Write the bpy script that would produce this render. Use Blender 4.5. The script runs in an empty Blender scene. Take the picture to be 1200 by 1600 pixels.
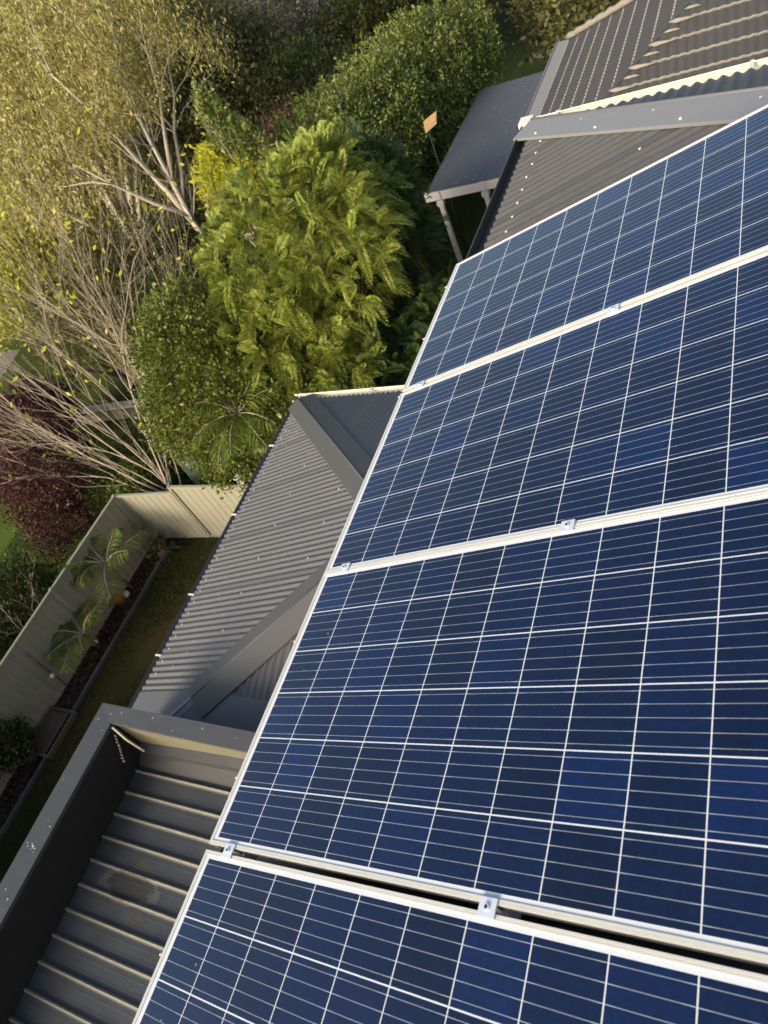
import bpy, math, random
import numpy as np
from mathutils import Vector, Matrix
R = math.radians
S = bpy.context.scene
COL = S.collection

# ------------------------------------------------------------------ camera
cam = bpy.data.cameras.new("camera"); co = bpy.data.objects.new("camera", cam); COL.objects.link(co)
RW = [[-0.30455, 0.88059, -0.36306], [0.77583, 0.00821, -0.63089], [-0.55257, -0.47381, -0.68569]]
co.matrix_world = Matrix(((RW[0][0], -RW[1][0], -RW[2][0], 3.2496), (RW[0][1], -RW[1][1], -RW[2][1], 1.4808),
                          (RW[0][2], -RW[1][2], -RW[2][2], 1.9241), (0, 0, 0, 1)))
cam.sensor_fit = 'VERTICAL'; cam.sensor_height = 36.0; cam.lens = 36.0 * 1119.95 / 1600.0
cam.clip_start = 0.05; cam.clip_end = 2000
S.camera = co
cam.dof.use_dof = True; cam.dof.focus_distance = 2.9; cam.dof.aperture_fstop = 5.0
# ------------------------------------------------------------------ sky, sun, exposure
SUN_EL, SUN_ROT = R(24), R(108)
w = bpy.data.worlds.new("World"); S.world = w; w.use_nodes = True
nt = w.node_tree; bg = nt.nodes["Background"]
sky = nt.nodes.new("ShaderNodeTexSky"); sky.sky_type = 'NISHITA'; sky.sun_disc = False
sky.sun_elevation = SUN_EL; sky.sun_rotation = SUN_ROT; sky.air_density = 1.0; sky.dust_density = 3.5
nt.links.new(sky.outputs[0], bg.inputs[0]); bg.inputs[1].default_value = 0.14
sl = bpy.data.lights.new("sun", 'SUN'); sl.energy = 2.7; sl.angle = R(30); sl.color = (1.0, 0.89, 0.71)
so = bpy.data.objects.new("sun", sl); COL.objects.link(so)
sd = Vector((math.sin(SUN_ROT) * math.cos(SUN_EL), math.cos(SUN_ROT) * math.cos(SUN_EL), math.sin(SUN_EL)))
so.rotation_euler = sd.to_track_quat('Z', 'Y').to_euler(); so.location = sd * 40
S.view_settings.view_transform = 'Standard'; S.view_settings.look = 'None'
S.view_settings.exposure = 0.85; S.view_settings.gamma = 1.0
S.cycles.max_bounces = 6; S.cycles.transparent_max_bounces = 4

G = -7.6                                   # ground level (upper roof eaves are at about 0)
PIT = R(17.5); TS = math.tan(PIT); CP, SP = math.cos(PIT), math.sin(PIT)

# ------------------------------------------------------------------ helpers
class MB:
    def __init__(s): s.v = []; s.f = []; s.sm = []
    def poly(s, pts, smooth=False):
        n = len(s.v); s.v += [tuple(p) for p in pts]; s.f.append(tuple(range(n, n + len(pts)))); s.sm.append(smooth)
    def box(s, x0, x1, y0, y1, z0, z1):
        n = len(s.v)
        s.v += [(x0,y0,z0),(x1,y0,z0),(x1,y1,z0),(x0,y1,z0),(x0,y0,z1),(x1,y0,z1),(x1,y1,z1),(x0,y1,z1)]
        for f in ((0,3,2,1),(4,5,6,7),(0,1,5,4),(1,2,6,5),(2,3,7,6),(3,0,4,7)):
            s.f.append(tuple(n + i for i in f)); s.sm.append(False)
    def grid(s, rows, smooth=True):
        n = len(s.v); m = len(rows[0])
        for r in rows: s.v += [tuple(p) for p in r]
        for i in range(len(rows) - 1):
            for j in range(m - 1):
                a = n + i * m + j; s.f.append((a, a + 1, a + m + 1, a + m)); s.sm.append(smooth)
    def sweep(s, prof, p0, p1, side, up):
        """closed profile (list of (a,b)) swept from p0 to p1; a along side, b along up"""
        p0, p1, side, up = Vector(p0), Vector(p1), Vector(side), Vector(up)
        n = len(s.v); k = len(prof)
        for p in (p0, p1): s.v += [tuple(p + side * a + up * b) for a, b in prof]
        for i in range(k):
            j = (i + 1) % k; s.f.append((n + i, n + j, n + k + j, n + k + i)); s.sm.append(False)
        s.f.append(tuple(n + i for i in range(k))[::-1]); s.f.append(tuple(n + k + i for i in range(k))); s.sm += [False, False]
    def tube(s, pts, rad, sides=6, cap=True):
        pts = [Vector(p) for p in pts]; n0 = len(s.v); k = len(pts)
        if not hasattr(rad, '__len__'): rad = [rad] * k
        ref = Vector((0.3, 0.2, 1)).normalized()
        for i, p in enumerate(pts):
            t = (pts[min(i + 1, k - 1)] - pts[max(i - 1, 0)])
            t = t.normalized() if t.length > 1e-9 else Vector((0, 0, 1))
            if abs(t.dot(ref)) > 0.95: a = t.cross(Vector((1, 0, 0))).normalized()
            else: a = t.cross(ref).normalized()
            b = t.cross(a)
            for q in range(sides):
                an = 2 * math.pi * q / sides
                s.v.append(tuple(p + (a * math.cos(an) + b * math.sin(an)) * rad[i]))
        for i in range(k - 1):
            for q in range(sides):
                a = n0 + i * sides + q; b = n0 + i * sides + (q + 1) % sides
                s.f.append((a, b, b + sides, a + sides)); s.sm.append(True)
        if cap:
            s.f.append(tuple(n0 + q for q in range(sides))[::-1]); s.f.append(tuple(n0 + (k - 1) * sides + q for q in range(sides))); s.sm += [False, False]
    def build(s, name, mat, parent=None, loc=None):
        me = bpy.data.meshes.new(name)
        v = s.v
        me.from_pydata(v, [], s.f); me.polygons.foreach_set('use_smooth', s.sm); me.update()
        if mat: me.materials.append(mat)
        o = bpy.data.objects.new(name, me); COL.objects.link(o)
        if loc is not None: o.location = loc
        if parent: o.parent = parent
        return o

def quads(name, V, mat, parent=None):
    """V: (n,4,3) array of independent quads"""
    n = len(V); me = bpy.data.meshes.new(name)
    me.vertices.add(n * 4); me.vertices.foreach_set('co', np.ascontiguousarray(V, dtype=np.float32).ravel())
    me.loops.add(n * 4); me.loops.foreach_set('vertex_index', np.arange(n * 4, dtype=np.int32))
    me.polygons.add(n); me.polygons.foreach_set('loop_start', np.arange(0, n * 4, 4, dtype=np.int32))
    try: me.polygons.foreach_set('loop_total', np.full(n, 4, dtype=np.int32))
    except Exception: pass
    me.update(calc_edges=True); me.validate()
    me.materials.append(mat)
    o = bpy.data.objects.new(name, me); COL.objects.link(o)
    if parent: o.parent = parent
    return o

def tag(o, label=None, cat=None, group=None, kind=None):
    if label: o['label'] = label
    if cat: o['category'] = cat
    if group: o['group'] = group
    if kind: o['kind'] = kind
    return o
def thing(name, label, cat, loc=(0, 0, 0), group=None):
    o = bpy.data.objects.new(name, None); COL.objects.link(o); o.location = loc; o.empty_display_size = 0.2
    return tag(o, label, cat, group)

# ---- materials
class NB:
    def __init__(s, name):
        s.m = bpy.data.materials.new(name); s.m.use_nodes = True; s.t = s.m.node_tree; s.n = s.t.nodes
        s.b = s.n["Principled BSDF"]; s.tc = s.n.new("ShaderNodeTexCoord")
    def put(s, node, i, v):
        if v is None: return
        if isinstance(v, (int, float)): node.inputs[i].default_value = v
        elif isinstance(v, tuple): node.inputs[i].default_value = v if len(v) == 4 or node.inputs[i].type == 'VECTOR' else (*v, 1)
        else: s.t.links.new(v, node.inputs[i])
    def M(s, op, a, b=None, c=None):
        n = s.n.new("ShaderNodeMath"); n.operation = op
        s.put(n, 0, a); s.put(n, 1, b); s.put(n, 2, c); return n.outputs[0]
    def noise(s, scale, detail=4, rough=0.55, vec=None, dist=0.0):
        n = s.n.new("ShaderNodeTexNoise"); s.put(n, 'Scale', scale); n.inputs['Detail'].default_value = detail
        n.inputs['Roughness'].default_value = rough; n.inputs['Distortion'].default_value = dist
        s.t.links.new(vec or s.tc.outputs['Object'], n.inputs['Vector']); return n.outputs[0]
    def ramp(s, f, stops):
        n = s.n.new("ShaderNodeValToRGB"); e = n.color_ramp.elements
        while len(e) < len(stops): e.new(0.5)
        for i, (p, c) in enumerate(stops): e[i].position = p; e[i].color = (*c, 1)
        s.put(n, 0, f); return n.outputs[0]
    def mix(s, f, a, b, blend='MIX'):
        n = s.n.new("ShaderNodeMix"); n.data_type = 'RGBA'; n.blend_type = blend
        s.put(n, 0, f); s.put(n, 6, a); s.put(n, 7, b); return n.outputs[2]
    def scalevec(s, v, sc):
        n = s.n.new("ShaderNodeMapping"); s.t.links.new(v, n.inputs[0]); n.inputs['Scale'].default_value = sc; return n.outputs[0]
    def bump(s, h, strength=0.3, dist=0.01):
        n = s.n.new("ShaderNodeBump"); n.inputs['Strength'].default_value = strength; n.inputs['Distance'].default_value = dist
        s.t.links.new(h, n.inputs['Height']); s.t.links.new(n.outputs[0], s.b.inputs['Normal'])
    def set(s, **k):
        for kk, v in k.items(): s.put(s.b, {'col': 'Base Color', 'rough': 'Roughness', 'metal': 'Metallic', 'spec': 'Specular IOR Level', 'coat': 'Coat Weight', 'coatr': 'Coat Roughness'}[kk], v)
        return s.m

def metal_paint(name, c, rough=0.42, dirt=0.35, dirtcol=(0.125, 0.122, 0.112), specks=True, spec=0.5):
    b = NB(name)
    n1 = b.M('MULTIPLY', b.M('ADD', b.noise(1.3, 6, 0.65), b.noise(7, 6, 0.7, b.scalevec(b.tc.outputs['Object'], (3.0, 0.35, 0.35)))), 0.55); n2 = b.noise(14, 5, 0.7)
    f = b.M('MULTIPLY', b.M('SMOOTHSTEP' if False else 'MULTIPLY', n1, n2), dirt * 3.0)
    base = b.mix(f, c, dirtcol)
    if specks:
        v = b.n.new("ShaderNodeTexVoronoi"); v.inputs['Scale'].default_value = 5.5; b.t.links.new(b.tc.outputs['Object'], v.inputs['Vector'])
        sp = b.M('LESS_THAN', b.M('MULTIPLY', v.outputs['Distance'], b.M('ADD', 1.0, b.M('MULTIPLY', n1, 3.0))), 0.045)
        base = b.mix(b.M('MULTIPLY', sp, 0.6), base, (0.5, 0.5, 0.46))
    b.bump(b.noise(60, 3), 0.12, 0.002)
    return b.set(col=base, rough=b.M('ADD', rough, b.M('MULTIPLY', n2, 0.22)), spec=spec)
def plain(name, c, rough=0.6, var=0.25, scale=6, bump=0.0, metal=0.0):
    b = NB(name); n = b.noise(scale, 6, 0.65)
    col = b.mix(n, tuple(x * (1 - var) for x in c), tuple(min(1, x * (1 + var)) for x in c))
    if bump: b.bump(b.noise(scale * 8, 4), bump, 0.01)
    return b.set(col=col, rough=rough, metal=metal)
def leaf_mat(name, dark, mid, light, trans=0.35, rough=0.5, scale=0.8):
    b = NB(name)
    g = b.n.new("ShaderNodeNewGeometry"); r = g.outputs['Random Per Island']
    f = b.M('ADD', b.M('MULTIPLY', r, 0.6), b.M('MULTIPLY', b.noise(scale, 3), 0.4))
    c = b.ramp(f, [(0.15, dark), (0.5, mid), (0.85, light)])
    b.set(col=c, rough=rough, spec=0.3)
    tr = b.n.new("ShaderNodeBsdfTranslucent"); b.t.links.new(c, tr.inputs[0])
    mx = b.n.new("ShaderNodeMixShader"); mx.inputs[0].default_value = trans
    b.t.links.new(b.b.outputs[0], mx.inputs[1]); b.t.links.new(tr.outputs[0], mx.inputs[2])
    out = [n for n in b.n if n.type == 'OUTPUT_MATERIAL'][0]; b.t.links.new(mx.outputs[0], out.inputs[0])
    return b.m

def solar_mat():
    b = NB("solar_cells")
    sx = b.n.new("ShaderNodeSeparateXYZ"); b.t.links.new(b.tc.outputs['Object'], sx.inputs[0]); u, v = sx.outputs[0], sx.outputs[1]
    P_ = 0.1585
    cu = b.M('DIVIDE', b.M('SUBTRACT', u, 0.0205), P_); cv = b.M('DIVIDE', b.M('SUBTRACT', v, 0.028), P_)
    iu, iv = b.M('FLOOR', cu), b.M('FLOOR', cv); fu, fv = b.M('FRACT', cu), b.M('FRACT', cv)
    # distance from the nearest cell edge (0 at the gap centre)
    du = b.M('SUBTRACT', 0.5, b.M('ABSOLUTE', b.M('SUBTRACT', fu, 0.5))); dv = b.M('SUBTRACT', 0.5, b.M('ABSOLUTE', b.M('SUBTRACT', fv, 0.5)))
    gap = b.M('MAXIMUM', b.M('LESS_THAN', du, 0.0110), b.M('LESS_THAN', dv, 0.0090))
    # outside of the 6 x 10 field: white backsheet
    out = b.M('MAXIMUM', b.M('MAXIMUM', b.M('LESS_THAN', cu, 0.012), b.M('GREATER_THAN', cu, 5.988)), b.M('MAXIMUM', b.M('LESS_THAN', cv, 0.012), b.M('GREATER_THAN', cv, 9.988)))
    gap = b.M('MAXIMUM', gap, out)
    # five ribbons in each cell along v
    bb = b.M('ABSOLUTE', b.M('SUBTRACT', b.M('FRACT', b.M('MULTIPLY', fu, 5.0)), 0.5))
    bus = b.M('LESS_THAN', bb, 0.024)
    near = b.M('SMOOTH_MIN', b.M('DIVIDE', dv, 0.2), 1.0, 0.1)
    busf = b.M('MULTIPLY', bus, b.M('SUBTRACT', 1.0, b.M('MULTIPLY', near, 0.42)))
    cmb = b.n.new("ShaderNodeCombineXYZ"); b.t.links.new(iu, cmb.inputs[0]); b.t.links.new(iv, cmb.inputs[1])
    oi = b.n.new("ShaderNodeObjectInfo"); b.t.links.new(b.M('MULTIPLY', oi.outputs['Random'], 37.0), cmb.inputs[2])
    wn = b.n.new("ShaderNodeTexWhiteNoise"); b.t.links.new(cmb.outputs[0], wn.inputs['Vector'])
    rnd = wn.outputs['Value']
    cell = b.ramp(rnd, [(0.0, (0.0004, 0.0046, 0.022)), (0.4, (0.0005, 0.0060, 0.030)), (0.8, (0.0006, 0.0072, 0.038)), (1.0, (0.0007, 0.0105, 0.056))])
    cell = b.mix(b.M('MULTIPLY', b.M('GREATER_THAN', wn.outputs['Color'], 0.85), 0.3), cell, (0.006, 0.005, 0.028))
    vo = b.n.new("ShaderNodeTexVoronoi"); vo.inputs['Scale'].default_value = 90; b.t.links.new(b.tc.outputs['Object'], vo.inputs['Vector'])
    g2 = b.M('ADD', 0.82, b.M('MULTIPLY', b.n_sep(vo.outputs['Color']), 0.36))
    cell = b.mix(1.0, cell, b.grey(g2), 'MULTIPLY')
    c = b.mix(busf, cell, (0.36, 0.39, 0.44)); c = b.mix(gap, c, (0.56, 0.58, 0.60))
    dust = b.M('MULTIPLY', b.M('POWER', b.noise(3.0, 8, 0.75), 3.0), 0.022); c = b.mix(dust, c, (0.35, 0.33, 0.28))
    vs = b.n.new("ShaderNodeTexVoronoi"); vs.inputs['Scale'].default_value = 7.0; b.t.links.new(b.tc.outputs['Object'], vs.inputs['Vector'])
    spk = b.M('LESS_THAN', vs.outputs['Distance'], b.M('MULTIPLY', b.M('GREATER_THAN', b.n_sep(vs.outputs['Color']), 0.72), 0.022)); c = b.mix(b.M('MULTIPLY', spk, 0.55), c, (0.4, 0.38, 0.32))
    b.set(col=c, rough=0.55, spec=0.03, coat=1.0, coatr=b.M('ADD', 0.05, b.M('MULTIPLY', b.noise(2.2, 6, 0.7), 0.12)))
    b.b.inputs['Coat IOR'].default_value = 1.52
    return b.m
def _sep(s, c):
    n = s.n.new("ShaderNodeSeparateColor"); s.t.links.new(c, n.inputs[0]); return n.outputs[0]
def _grey(s, v):
    n = s.n.new("ShaderNodeCombineColor")
    for i in range(3): s.t.links.new(v, n.inputs[i])
    return n.outputs[0]
NB.n_sep = _sep; NB.grey = _grey

def ground_mat(name, stops, scale=0.5, fine=30, bump=0.6):
    b = NB(name); n = b.noise(scale, 8, 0.7); n2 = b.noise(fine, 4, 0.7)
    c = b.ramp(b.M('ADD', b.M('MULTIPLY', n, 0.65), b.M('MULTIPLY', n2, 0.35)), stops)
    b.bump(n2, bump, 0.05)
    return b.set(col=c, rough=0.95, spec=0.1)

MT = dict(
    roof=metal_paint("dark_grey_steel", (0.088, 0.090, 0.092), 0.40, 0.35, spec=0.4),
    roofup=metal_paint("grey_steel", (0.062, 0.062, 0.058), 0.42, 0.25, spec=0.35),
    flash=metal_paint("blue_grey_flashing", (0.19, 0.195, 0.205), 0.45, 0.2, spec=0.4),
    flashd=metal_paint("dark_flashing", (0.072, 0.073, 0.072), 0.48, 0.3, spec=0.35),
    traym=metal_paint("tray_flashing_grey", (0.085, 0.09, 0.10), 0.42, 0.4, spec=0.4), sidef=metal_paint("side_flashing", (0.028, 0.030, 0.032), 0.5, 0.3, (0.07, 0.07, 0.065), spec=0.3), cap=metal_paint("capping_grey", (0.042, 0.046, 0.052), 0.45, 0.3, (0.10, 0.10, 0.095), spec=0.4),
    flat=metal_paint("weathered_tray_steel", (0.072, 0.075, 0.075), 0.45, 0.55, (0.17, 0.155, 0.115)),
    black=plain("parapet_shading_skin", (0.010, 0.010, 0.011), 0.75, 0.2, 3),  # dark paint deepened: shade on the sunless inner face put into the colour
    sunlitp=plain("sunlit_parapet_face", (0.145, 0.132, 0.085), 0.55, 0.12, 4),  # same dark grey parapet, with warm sunlight put into the colour
    cream=plain("cream_paint", (0.72, 0.68, 0.56), 0.5, 0.08, 5),
    render=plain("rendered_wall", (0.36, 0.33, 0.28), 0.9, 0.1, 3, 0.3),
    frame=plain("anodised_aluminium", (0.58, 0.56, 0.50), 0.38, 0.06, 20, 0, 0.25),
    clamp=plain("clamp_aluminium", (0.66, 0.69, 0.74), 0.35, 0.06, 30, 0, 0.4),
    bolt=plain("bolt_steel", (0.10, 0.10, 0.10), 0.35, 0.1, 30, 0, 0.9),
    tray=plain("backsheet_underside", (0.5, 0.5, 0.5), 0.7),
    tile=plain("dark_brown_tile", (0.050, 0.048, 0.045), 0.7, 0.22, 5, 0.25), nose=plain("worn_sunlit_tile_edge", (0.26, 0.24, 0.21), 0.85, 0.3, 30, 0.4),  # course edges: wear and caught sun both put into the paler colour
    mortar=plain("mortar_pale", (0.24, 0.215, 0.185), 0.9, 0.2, 14, 0.4),
    tgut=plain("stone_coloured_gutter", (0.24, 0.225, 0.20), 0.55, 0.15, 5),
    perg=metal_paint("slate_blue_sheet", (0.085, 0.09, 0.105), 0.5, 0.3),
    white=plain("white_timber_paint", (0.82, 0.76, 0.68), 0.5, 0.06, 5),
    fence=plain("beige_fence_steel", (0.30, 0.28, 0.205), 0.5, 0.06, 3),
    bark=plain("pale_bark", (0.42, 0.37, 0.29), 0.85, 0.35, 9, 0.5),
    twig=plain("pale_twig_bark", (0.42, 0.34, 0.25), 0.85, 0.35, 6, 0.3),
    redbark=plain("red_brown_bark", (0.20, 0.095, 0.045), 0.85, 0.35, 6, 0.4),
    brown=plain("brown_bark", (0.11, 0.075, 0.045), 0.9, 0.35, 6, 0.4),
    wood=plain("rough_timber", (0.10, 0.065, 0.045), 0.9, 0.3, 5, 0.4),
    tan=plain("tan_board", (0.36, 0.24, 0.115), 0.7, 0.18, 5, 0.2),
    edge=plain("grey_edging", (0.060, 0.060, 0.062), 0.8, 0.25, 5, 0.3),
    pave=plain("grey_paving", (0.12, 0.115, 0.10), 0.9, 0.3, 1.5, 0.3),
    stone=plain("pale_wall_top", (0.50, 0.43, 0.34), 0.9, 0.3, 3, 0.4),
    bin=plain("dark_green_plastic", (0.035, 0.050, 0.032), 0.5, 0.2, 4),
    pot=plain("terracotta", (0.33, 0.13, 0.035), 0.8, 0.2, 6),
    pale=plain("pale_plastic", (0.62, 0.58, 0.48), 0.4, 0.1, 6),
    dark=plain("dark_interior", (0.02, 0.02, 0.02), 0.9),
    solar=solar_mat(),
)

# ================================================================== THE HOUSE
def ORB(a):
    m = (a / 0.762) % 1.0
    return 0.0095 * math.sin(2 * math.pi * a / 0.0762) * (0.45 if m < 0.1 else 1.0) + (0.0015 if m < 0.1 else 0)
def sheet(mb, O, A, B, a0, a1, lo, hi, prof=ORB, step=0.0762 / 8, nb=1):
    """ribbed sheet: O origin, A across the ribs, B along them, lo(a)..hi(a) its extent along B"""
    O, A, B = Vector(O), Vector(A), Vector(B); N = A.cross(B).normalized()
    n = max(2, int(round((a1 - a0) / step))) ; rows = []
    for i in range(n + 1):
        a = a0 + (a1 - a0) * i / n; l, h = lo(a), hi(a)
        if h < l: h = l
        rows.append([O + A * a + B * (l + (h - l) * k / nb) + N * prof(a) for k in range(nb + 1)])
    mb.grid(rows)
def hipcap(mb, P, D, L, n1, n2, w1, w2, lift=0.022, t=0.004):
    """folded flashing along a hip: crest at P + D*s; n1, n2 the normals of the faces on either side"""
    P, D = Vector(P), Vector(D).normalized(); n1, n2 = Vector(n1), Vector(n2)
    a1 = D.cross(n1).normalized(); a2 = D.cross(n2).normalized()
    mid = (n1 + n2).normalized()
    def outw(a, other):            # point away from the other face
        return a if a.dot(other) < 0 or a.z < 0 else -a
    a1 = a1 if a1.z < 0 else -a1; a2 = a2 if a2.z < 0 else -a2
    if a1.dot(a2) > 0.99: a2 = -a2
    C0 = P + mid * (lift + 0.012)
    for a, n, wd in ((a1, n1, w1), (a2, n2, w2)):
        s0 = P + n * lift; q = [C0, s0 + a * wd, s0 + a * (wd + 0.004) - n * 0.014]
        qq = [C0 + D * L, s0 + a * wd + D * L, s0 + a * (wd + 0.004) - n * 0.014 + D * L]
        mb.grid([q, qq], False)
        mb.grid([[x - n * t for x in q], [x - n * t for x in qq]], False)
    mb.tube([C0 + D * 0.0 - mid * 0.004, C0 + D * L - mid * 0.004], 0.011, 8)
NW = Vector((0, -SP, CP)); NN = Vector((-SP, 0, CP)); NS = Vector((SP, 0, CP))
UGUT = [(0, 0), (0.125, 0), (0.125, 0.085), (0.118, 0.085), (0.112, 0.092), (0.108, 0.085), (0.121, 0.078), (0.121, 0.004), (0.004, 0.004), (0.004, 0.07), (0, 0.07)]

house = thing('house', 'two storey house under the solar panels, dark grey corrugated hip roofs and a parapet roof', 'house', (3, 3, G))
def H(o):
    o.parent = house; o.matrix_parent_inverse = Matrix.Translation((-3, -3, -G)); return o
def HB(mb, name, mat): return H(mb.build(name, mat))
def sub(mb, name, mat, par):
    o = mb.build(name, mat); o.parent = par; return o
# walls
mb = MB(); mb.box(-2.0, 8.6, 0.45, 7.6, G, -0.32); mb.box(-2.75, 2.3, -4.0, 0.449, G, -3.72); mb.box(2.301, 8.6, -3.72, 0.449, G, -3.5)
HB(mb, 'wall', MT['render'])
# upper roof
EZ = -0.205; HX = -1.99
mb = MB()
sheet(mb, (0, 0, EZ), (1, 0, 0), (0, CP, SP), HX, 9.0, lambda a: -0.02, lambda a: min(a - HX, 9.0 - a + 0.001, 4.0) / CP)
sheet(mb, (HX, 0, EZ), (0, -1, 0), (CP, 0, SP), -8.0, 0.0, lambda a: -0.03, lambda a: min(-a, 8.0 + a) / CP)
mb.poly([(HX, 8, EZ), (HX + 4, 4, EZ + 4 * TS), (5, 4, EZ + 4 * TS), (9, 8, EZ)][::-1])
mb.poly([(9, 0, EZ), (9, 8, EZ), (5, 4, EZ + 4 * TS)])
uroof = HB(mb, 'upper_roof', MT['roofup'])
mb = MB(); hipcap(mb, (HX - 0.02, -0.02, EZ), (1, 1, TS), 5.4, NW, NN, 0.175, 0.06)
hc = sub(mb, 'hip_flashing', MT['flash'], uroof)
mb = MB()
for s_ in (0.25, 0.95, 1.7, 2.5):
    for n_, sg in ((NW, 1),):
        p = Vector((HX, 0, EZ)) + Vector((1, 1, TS)).normalized() * s_ + n_ * 0.028
        a_ = Vector((1, 1, TS)).normalized().cross(n_).normalized(); a_ = a_ if a_.z < 0 else -a_
        mb = MB(); mb.tube([p + a_ * 0.14, p + a_ * 0.14 + n_ * 0.010], [0.011, 0.007], 8); sub(mb, 'roofing_screw', MT['clamp'], uroof)
        p2 = p + a_ * 0.05 + Vector((0.3, 0.3, TS * 0.3))
        mb = MB(); mb.tube([p2, p2 + n_ * 0.009], [0.009, 0.006], 8); sub(mb, 'roofing_screw', MT['clamp'], uroof)
mb = MB(); mb.sweep(UGUT, (HX - 0.10, -0.03, EZ - 0.10), (9.1, -0.03, EZ - 0.10), (0, -0.72, 0), (0, 0, 1)); sub(mb, 'gutter', MT['roofup'], uroof)
mb = MB(); mb.sweep(UGUT, (HX - 0.03, 8.1, EZ - 0.10), (HX - 0.03, -0.12, EZ - 0.10), (-1, 0, 0), (0, 0, 1)); g2 = sub(mb, 'gutter', MT['cream'], uroof)
for y in (0.12, 1.35, 2.6):
    mb = MB(); mb.box(HX - 0.17, HX + 0.0, y, y + 0.025, EZ - 0.016, EZ - 0.010); sub(mb, 'gutter_bracket', MT['cream'], g2)
mb = MB(); mb.box(HX - 0.165, HX - 0.06, -0.135, -0.04, EZ - 0.11, EZ + 0.004); sub(mb, 'corner_cap', MT['cream'], g2)
def screw_row(par, mk, cells, rx):
    m0 = None
    for (a, b_) in cells:
        p, n_ = mk(a, b_)
        if m0 is None:
            q_ = MB(); q_.tube([(0, 0, 0), (0, 0, 0.006), (0, 0, .0065)], [0.0085, 0.0085, 0.004], 6); m0 = q_.build('roofing_screw', MT['clamp']); o = m0
        else: o = m0.copy(); COL.objects.link(o)
        o.location = p; o.rotation_euler = (rx, 0, 0); o.parent = par
random.seed(77)
def up_w(a, b_): return (a, b_ * CP - SP * 0.011, EZ + b_ * SP + CP * 0.011), None
cells_ = []
for k in range(13):
    a = -1.905 + 0.0762 * 2 * (k + 1) + 0.01905
    if a > -0.05: break
    cells_.append((a, 0.14 + random.uniform(-.006, .006)))
    if a - HX > 1.0 and k % 2: cells_.append((a, 0.92))
screw_row(uroof, up_w, cells_, PIT)
# lower wing: hip roof running out from the upper storey wall
LX0, LX1, LY, LZ = -3.22, 2.40, -4.40, -3.60
MX = (LX0 + LX1) / 2; HL = (LX1 - LX0) / 2
mb = MB()
ribend = 1.33
sheet(mb, (0, LY, LZ), (1, 0, 0), (0, CP, SP), LX0, ribend, lambda a: -0.04, lambda a: min(a - LX0, LX1 - a) / CP)
sheet(mb, (LX0, 0, LZ), (0, -1, 0), (CP, 0, SP), -0.45, -LY, lambda a: -0.04, lambda a: min(-LY - a, HL) / CP)
yS = LY + (LX1 - ribend)
sheet(mb, (LX1, 0, LZ), (0, 1, 0), (-CP, 0, SP), yS, 0.45, lambda a: (LX1 - ribend) / CP, lambda a: min(a - LY, HL) / CP)
lroof = HB(mb, 'lower_roof', MT['roof'])
mb = MB()                                  # flat tray flashing between the ribs and the parapet
d = 0.012
mb.poly([(ribend - .03, LY - .03, LZ + d - .01), (1.78, LY - .03, LZ + d - .01), (1.78, LY + (LX1 - 1.78), LZ + (LX1 - 1.78) * TS + d), (ribend - .03, yS + .03, LZ + (yS + .03 - LY) * TS + d)])
mb.poly([(ribend - .03, yS + .03, LZ + (yS + .03 - LY) * TS + d + .001), (1.78, LY + (LX1 - 1.78), LZ + (LX1 - 1.78) * TS + d + .001), (1.78, 0.44, LZ + (LX1 - 1.78) * TS + d), (ribend - .03, 0.44, LZ + (LX1 - ribend + .03) * TS + d)])
sub(mb, 'tray_flashing', MT['traym'], lroof)
mb = MB(); hipcap(mb, (LX0, LY, LZ), (1, 1, TS), 4.1, NW, NN, 0.20, 0.22); sub(mb, 'hip_flashing', MT['flashd'], lroof)
q = LX1 - ribend - 0.06; D2 = Vector((-1, 1, TS)).normalized()
mb = MB(); hipcap(mb, Vector((LX1, LY, LZ)) + Vector((-1, 1, TS)) * q, (-1, 1, TS), 2.2, NW, NS, 0.20, 0.24, 0.03); sub(mb, 'hip_flashing', MT['flashd'], lroof)
mb = MB(); hipcap(mb, Vector((LX1, LY, LZ)) + Vector((-1, 1, TS)) * 0.62, (-1, 1, TS), 0.82, NW, NS, 0.06, 0.06, 0.016); sub(mb, 'hip_flashing', MT['flash'], lroof)
mb = MB(); mb.sweep(UGUT, (LX0 - 0.14, LY - 0.035, LZ - 0.10), (1.80, LY - 0.035, LZ - 0.10), (0, -0.55, 0), (0, 0, 1)); sub(mb, 'gutter', MT['flash'], lroof)
mb = MB(); mb.sweep(UGUT, (LX0 - 0.03, 0.4, LZ - 0.10), (LX0 - 0.03, LY - 0.15, LZ - 0.10), (-1, 0, 0), (0, 0, 1)); sub(mb, 'gutter', MT['cream'], lroof)
for x in (-2.35, -1.15, 0.05, 0.85):
    mb = MB(); mb.box(x, x + 0.018, LY - 0.098, LY - 0.01, LZ - 0.008, LZ + 0.004); sub(mb, 'gutter_bracket', MT['pale'], lroof)
for y in (-2.1, -3.3):
    mb = MB(); mb.box(LX0 - 0.16, LX0, y, y + 0.03, LZ - 0.012, LZ - 0.004); sub(mb, 'gutter_bracket', MT['pale'], lroof)
cells_ = []
for k in range(28):
    a = -3.2004 + 0.0762 * 2 * (k + 1) + 0.01905
    if a > 1.2: break
    cells_.append((a, 0.10))
    if k % 3 == 0: cells_.append((a, 1.0)) if 1.2 < a - LX0 < 4.0 else None
    if k % 3 == 1: cells_.append((a, 1.9)) if 2.1 < a - LX0 < 3.2 else None
screw_row(lroof, lambda a, b_: ((a, LY + b_ * CP - SP * 0.011, LZ + b_ * SP + CP * 0.011), None), cells_, PIT)
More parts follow.
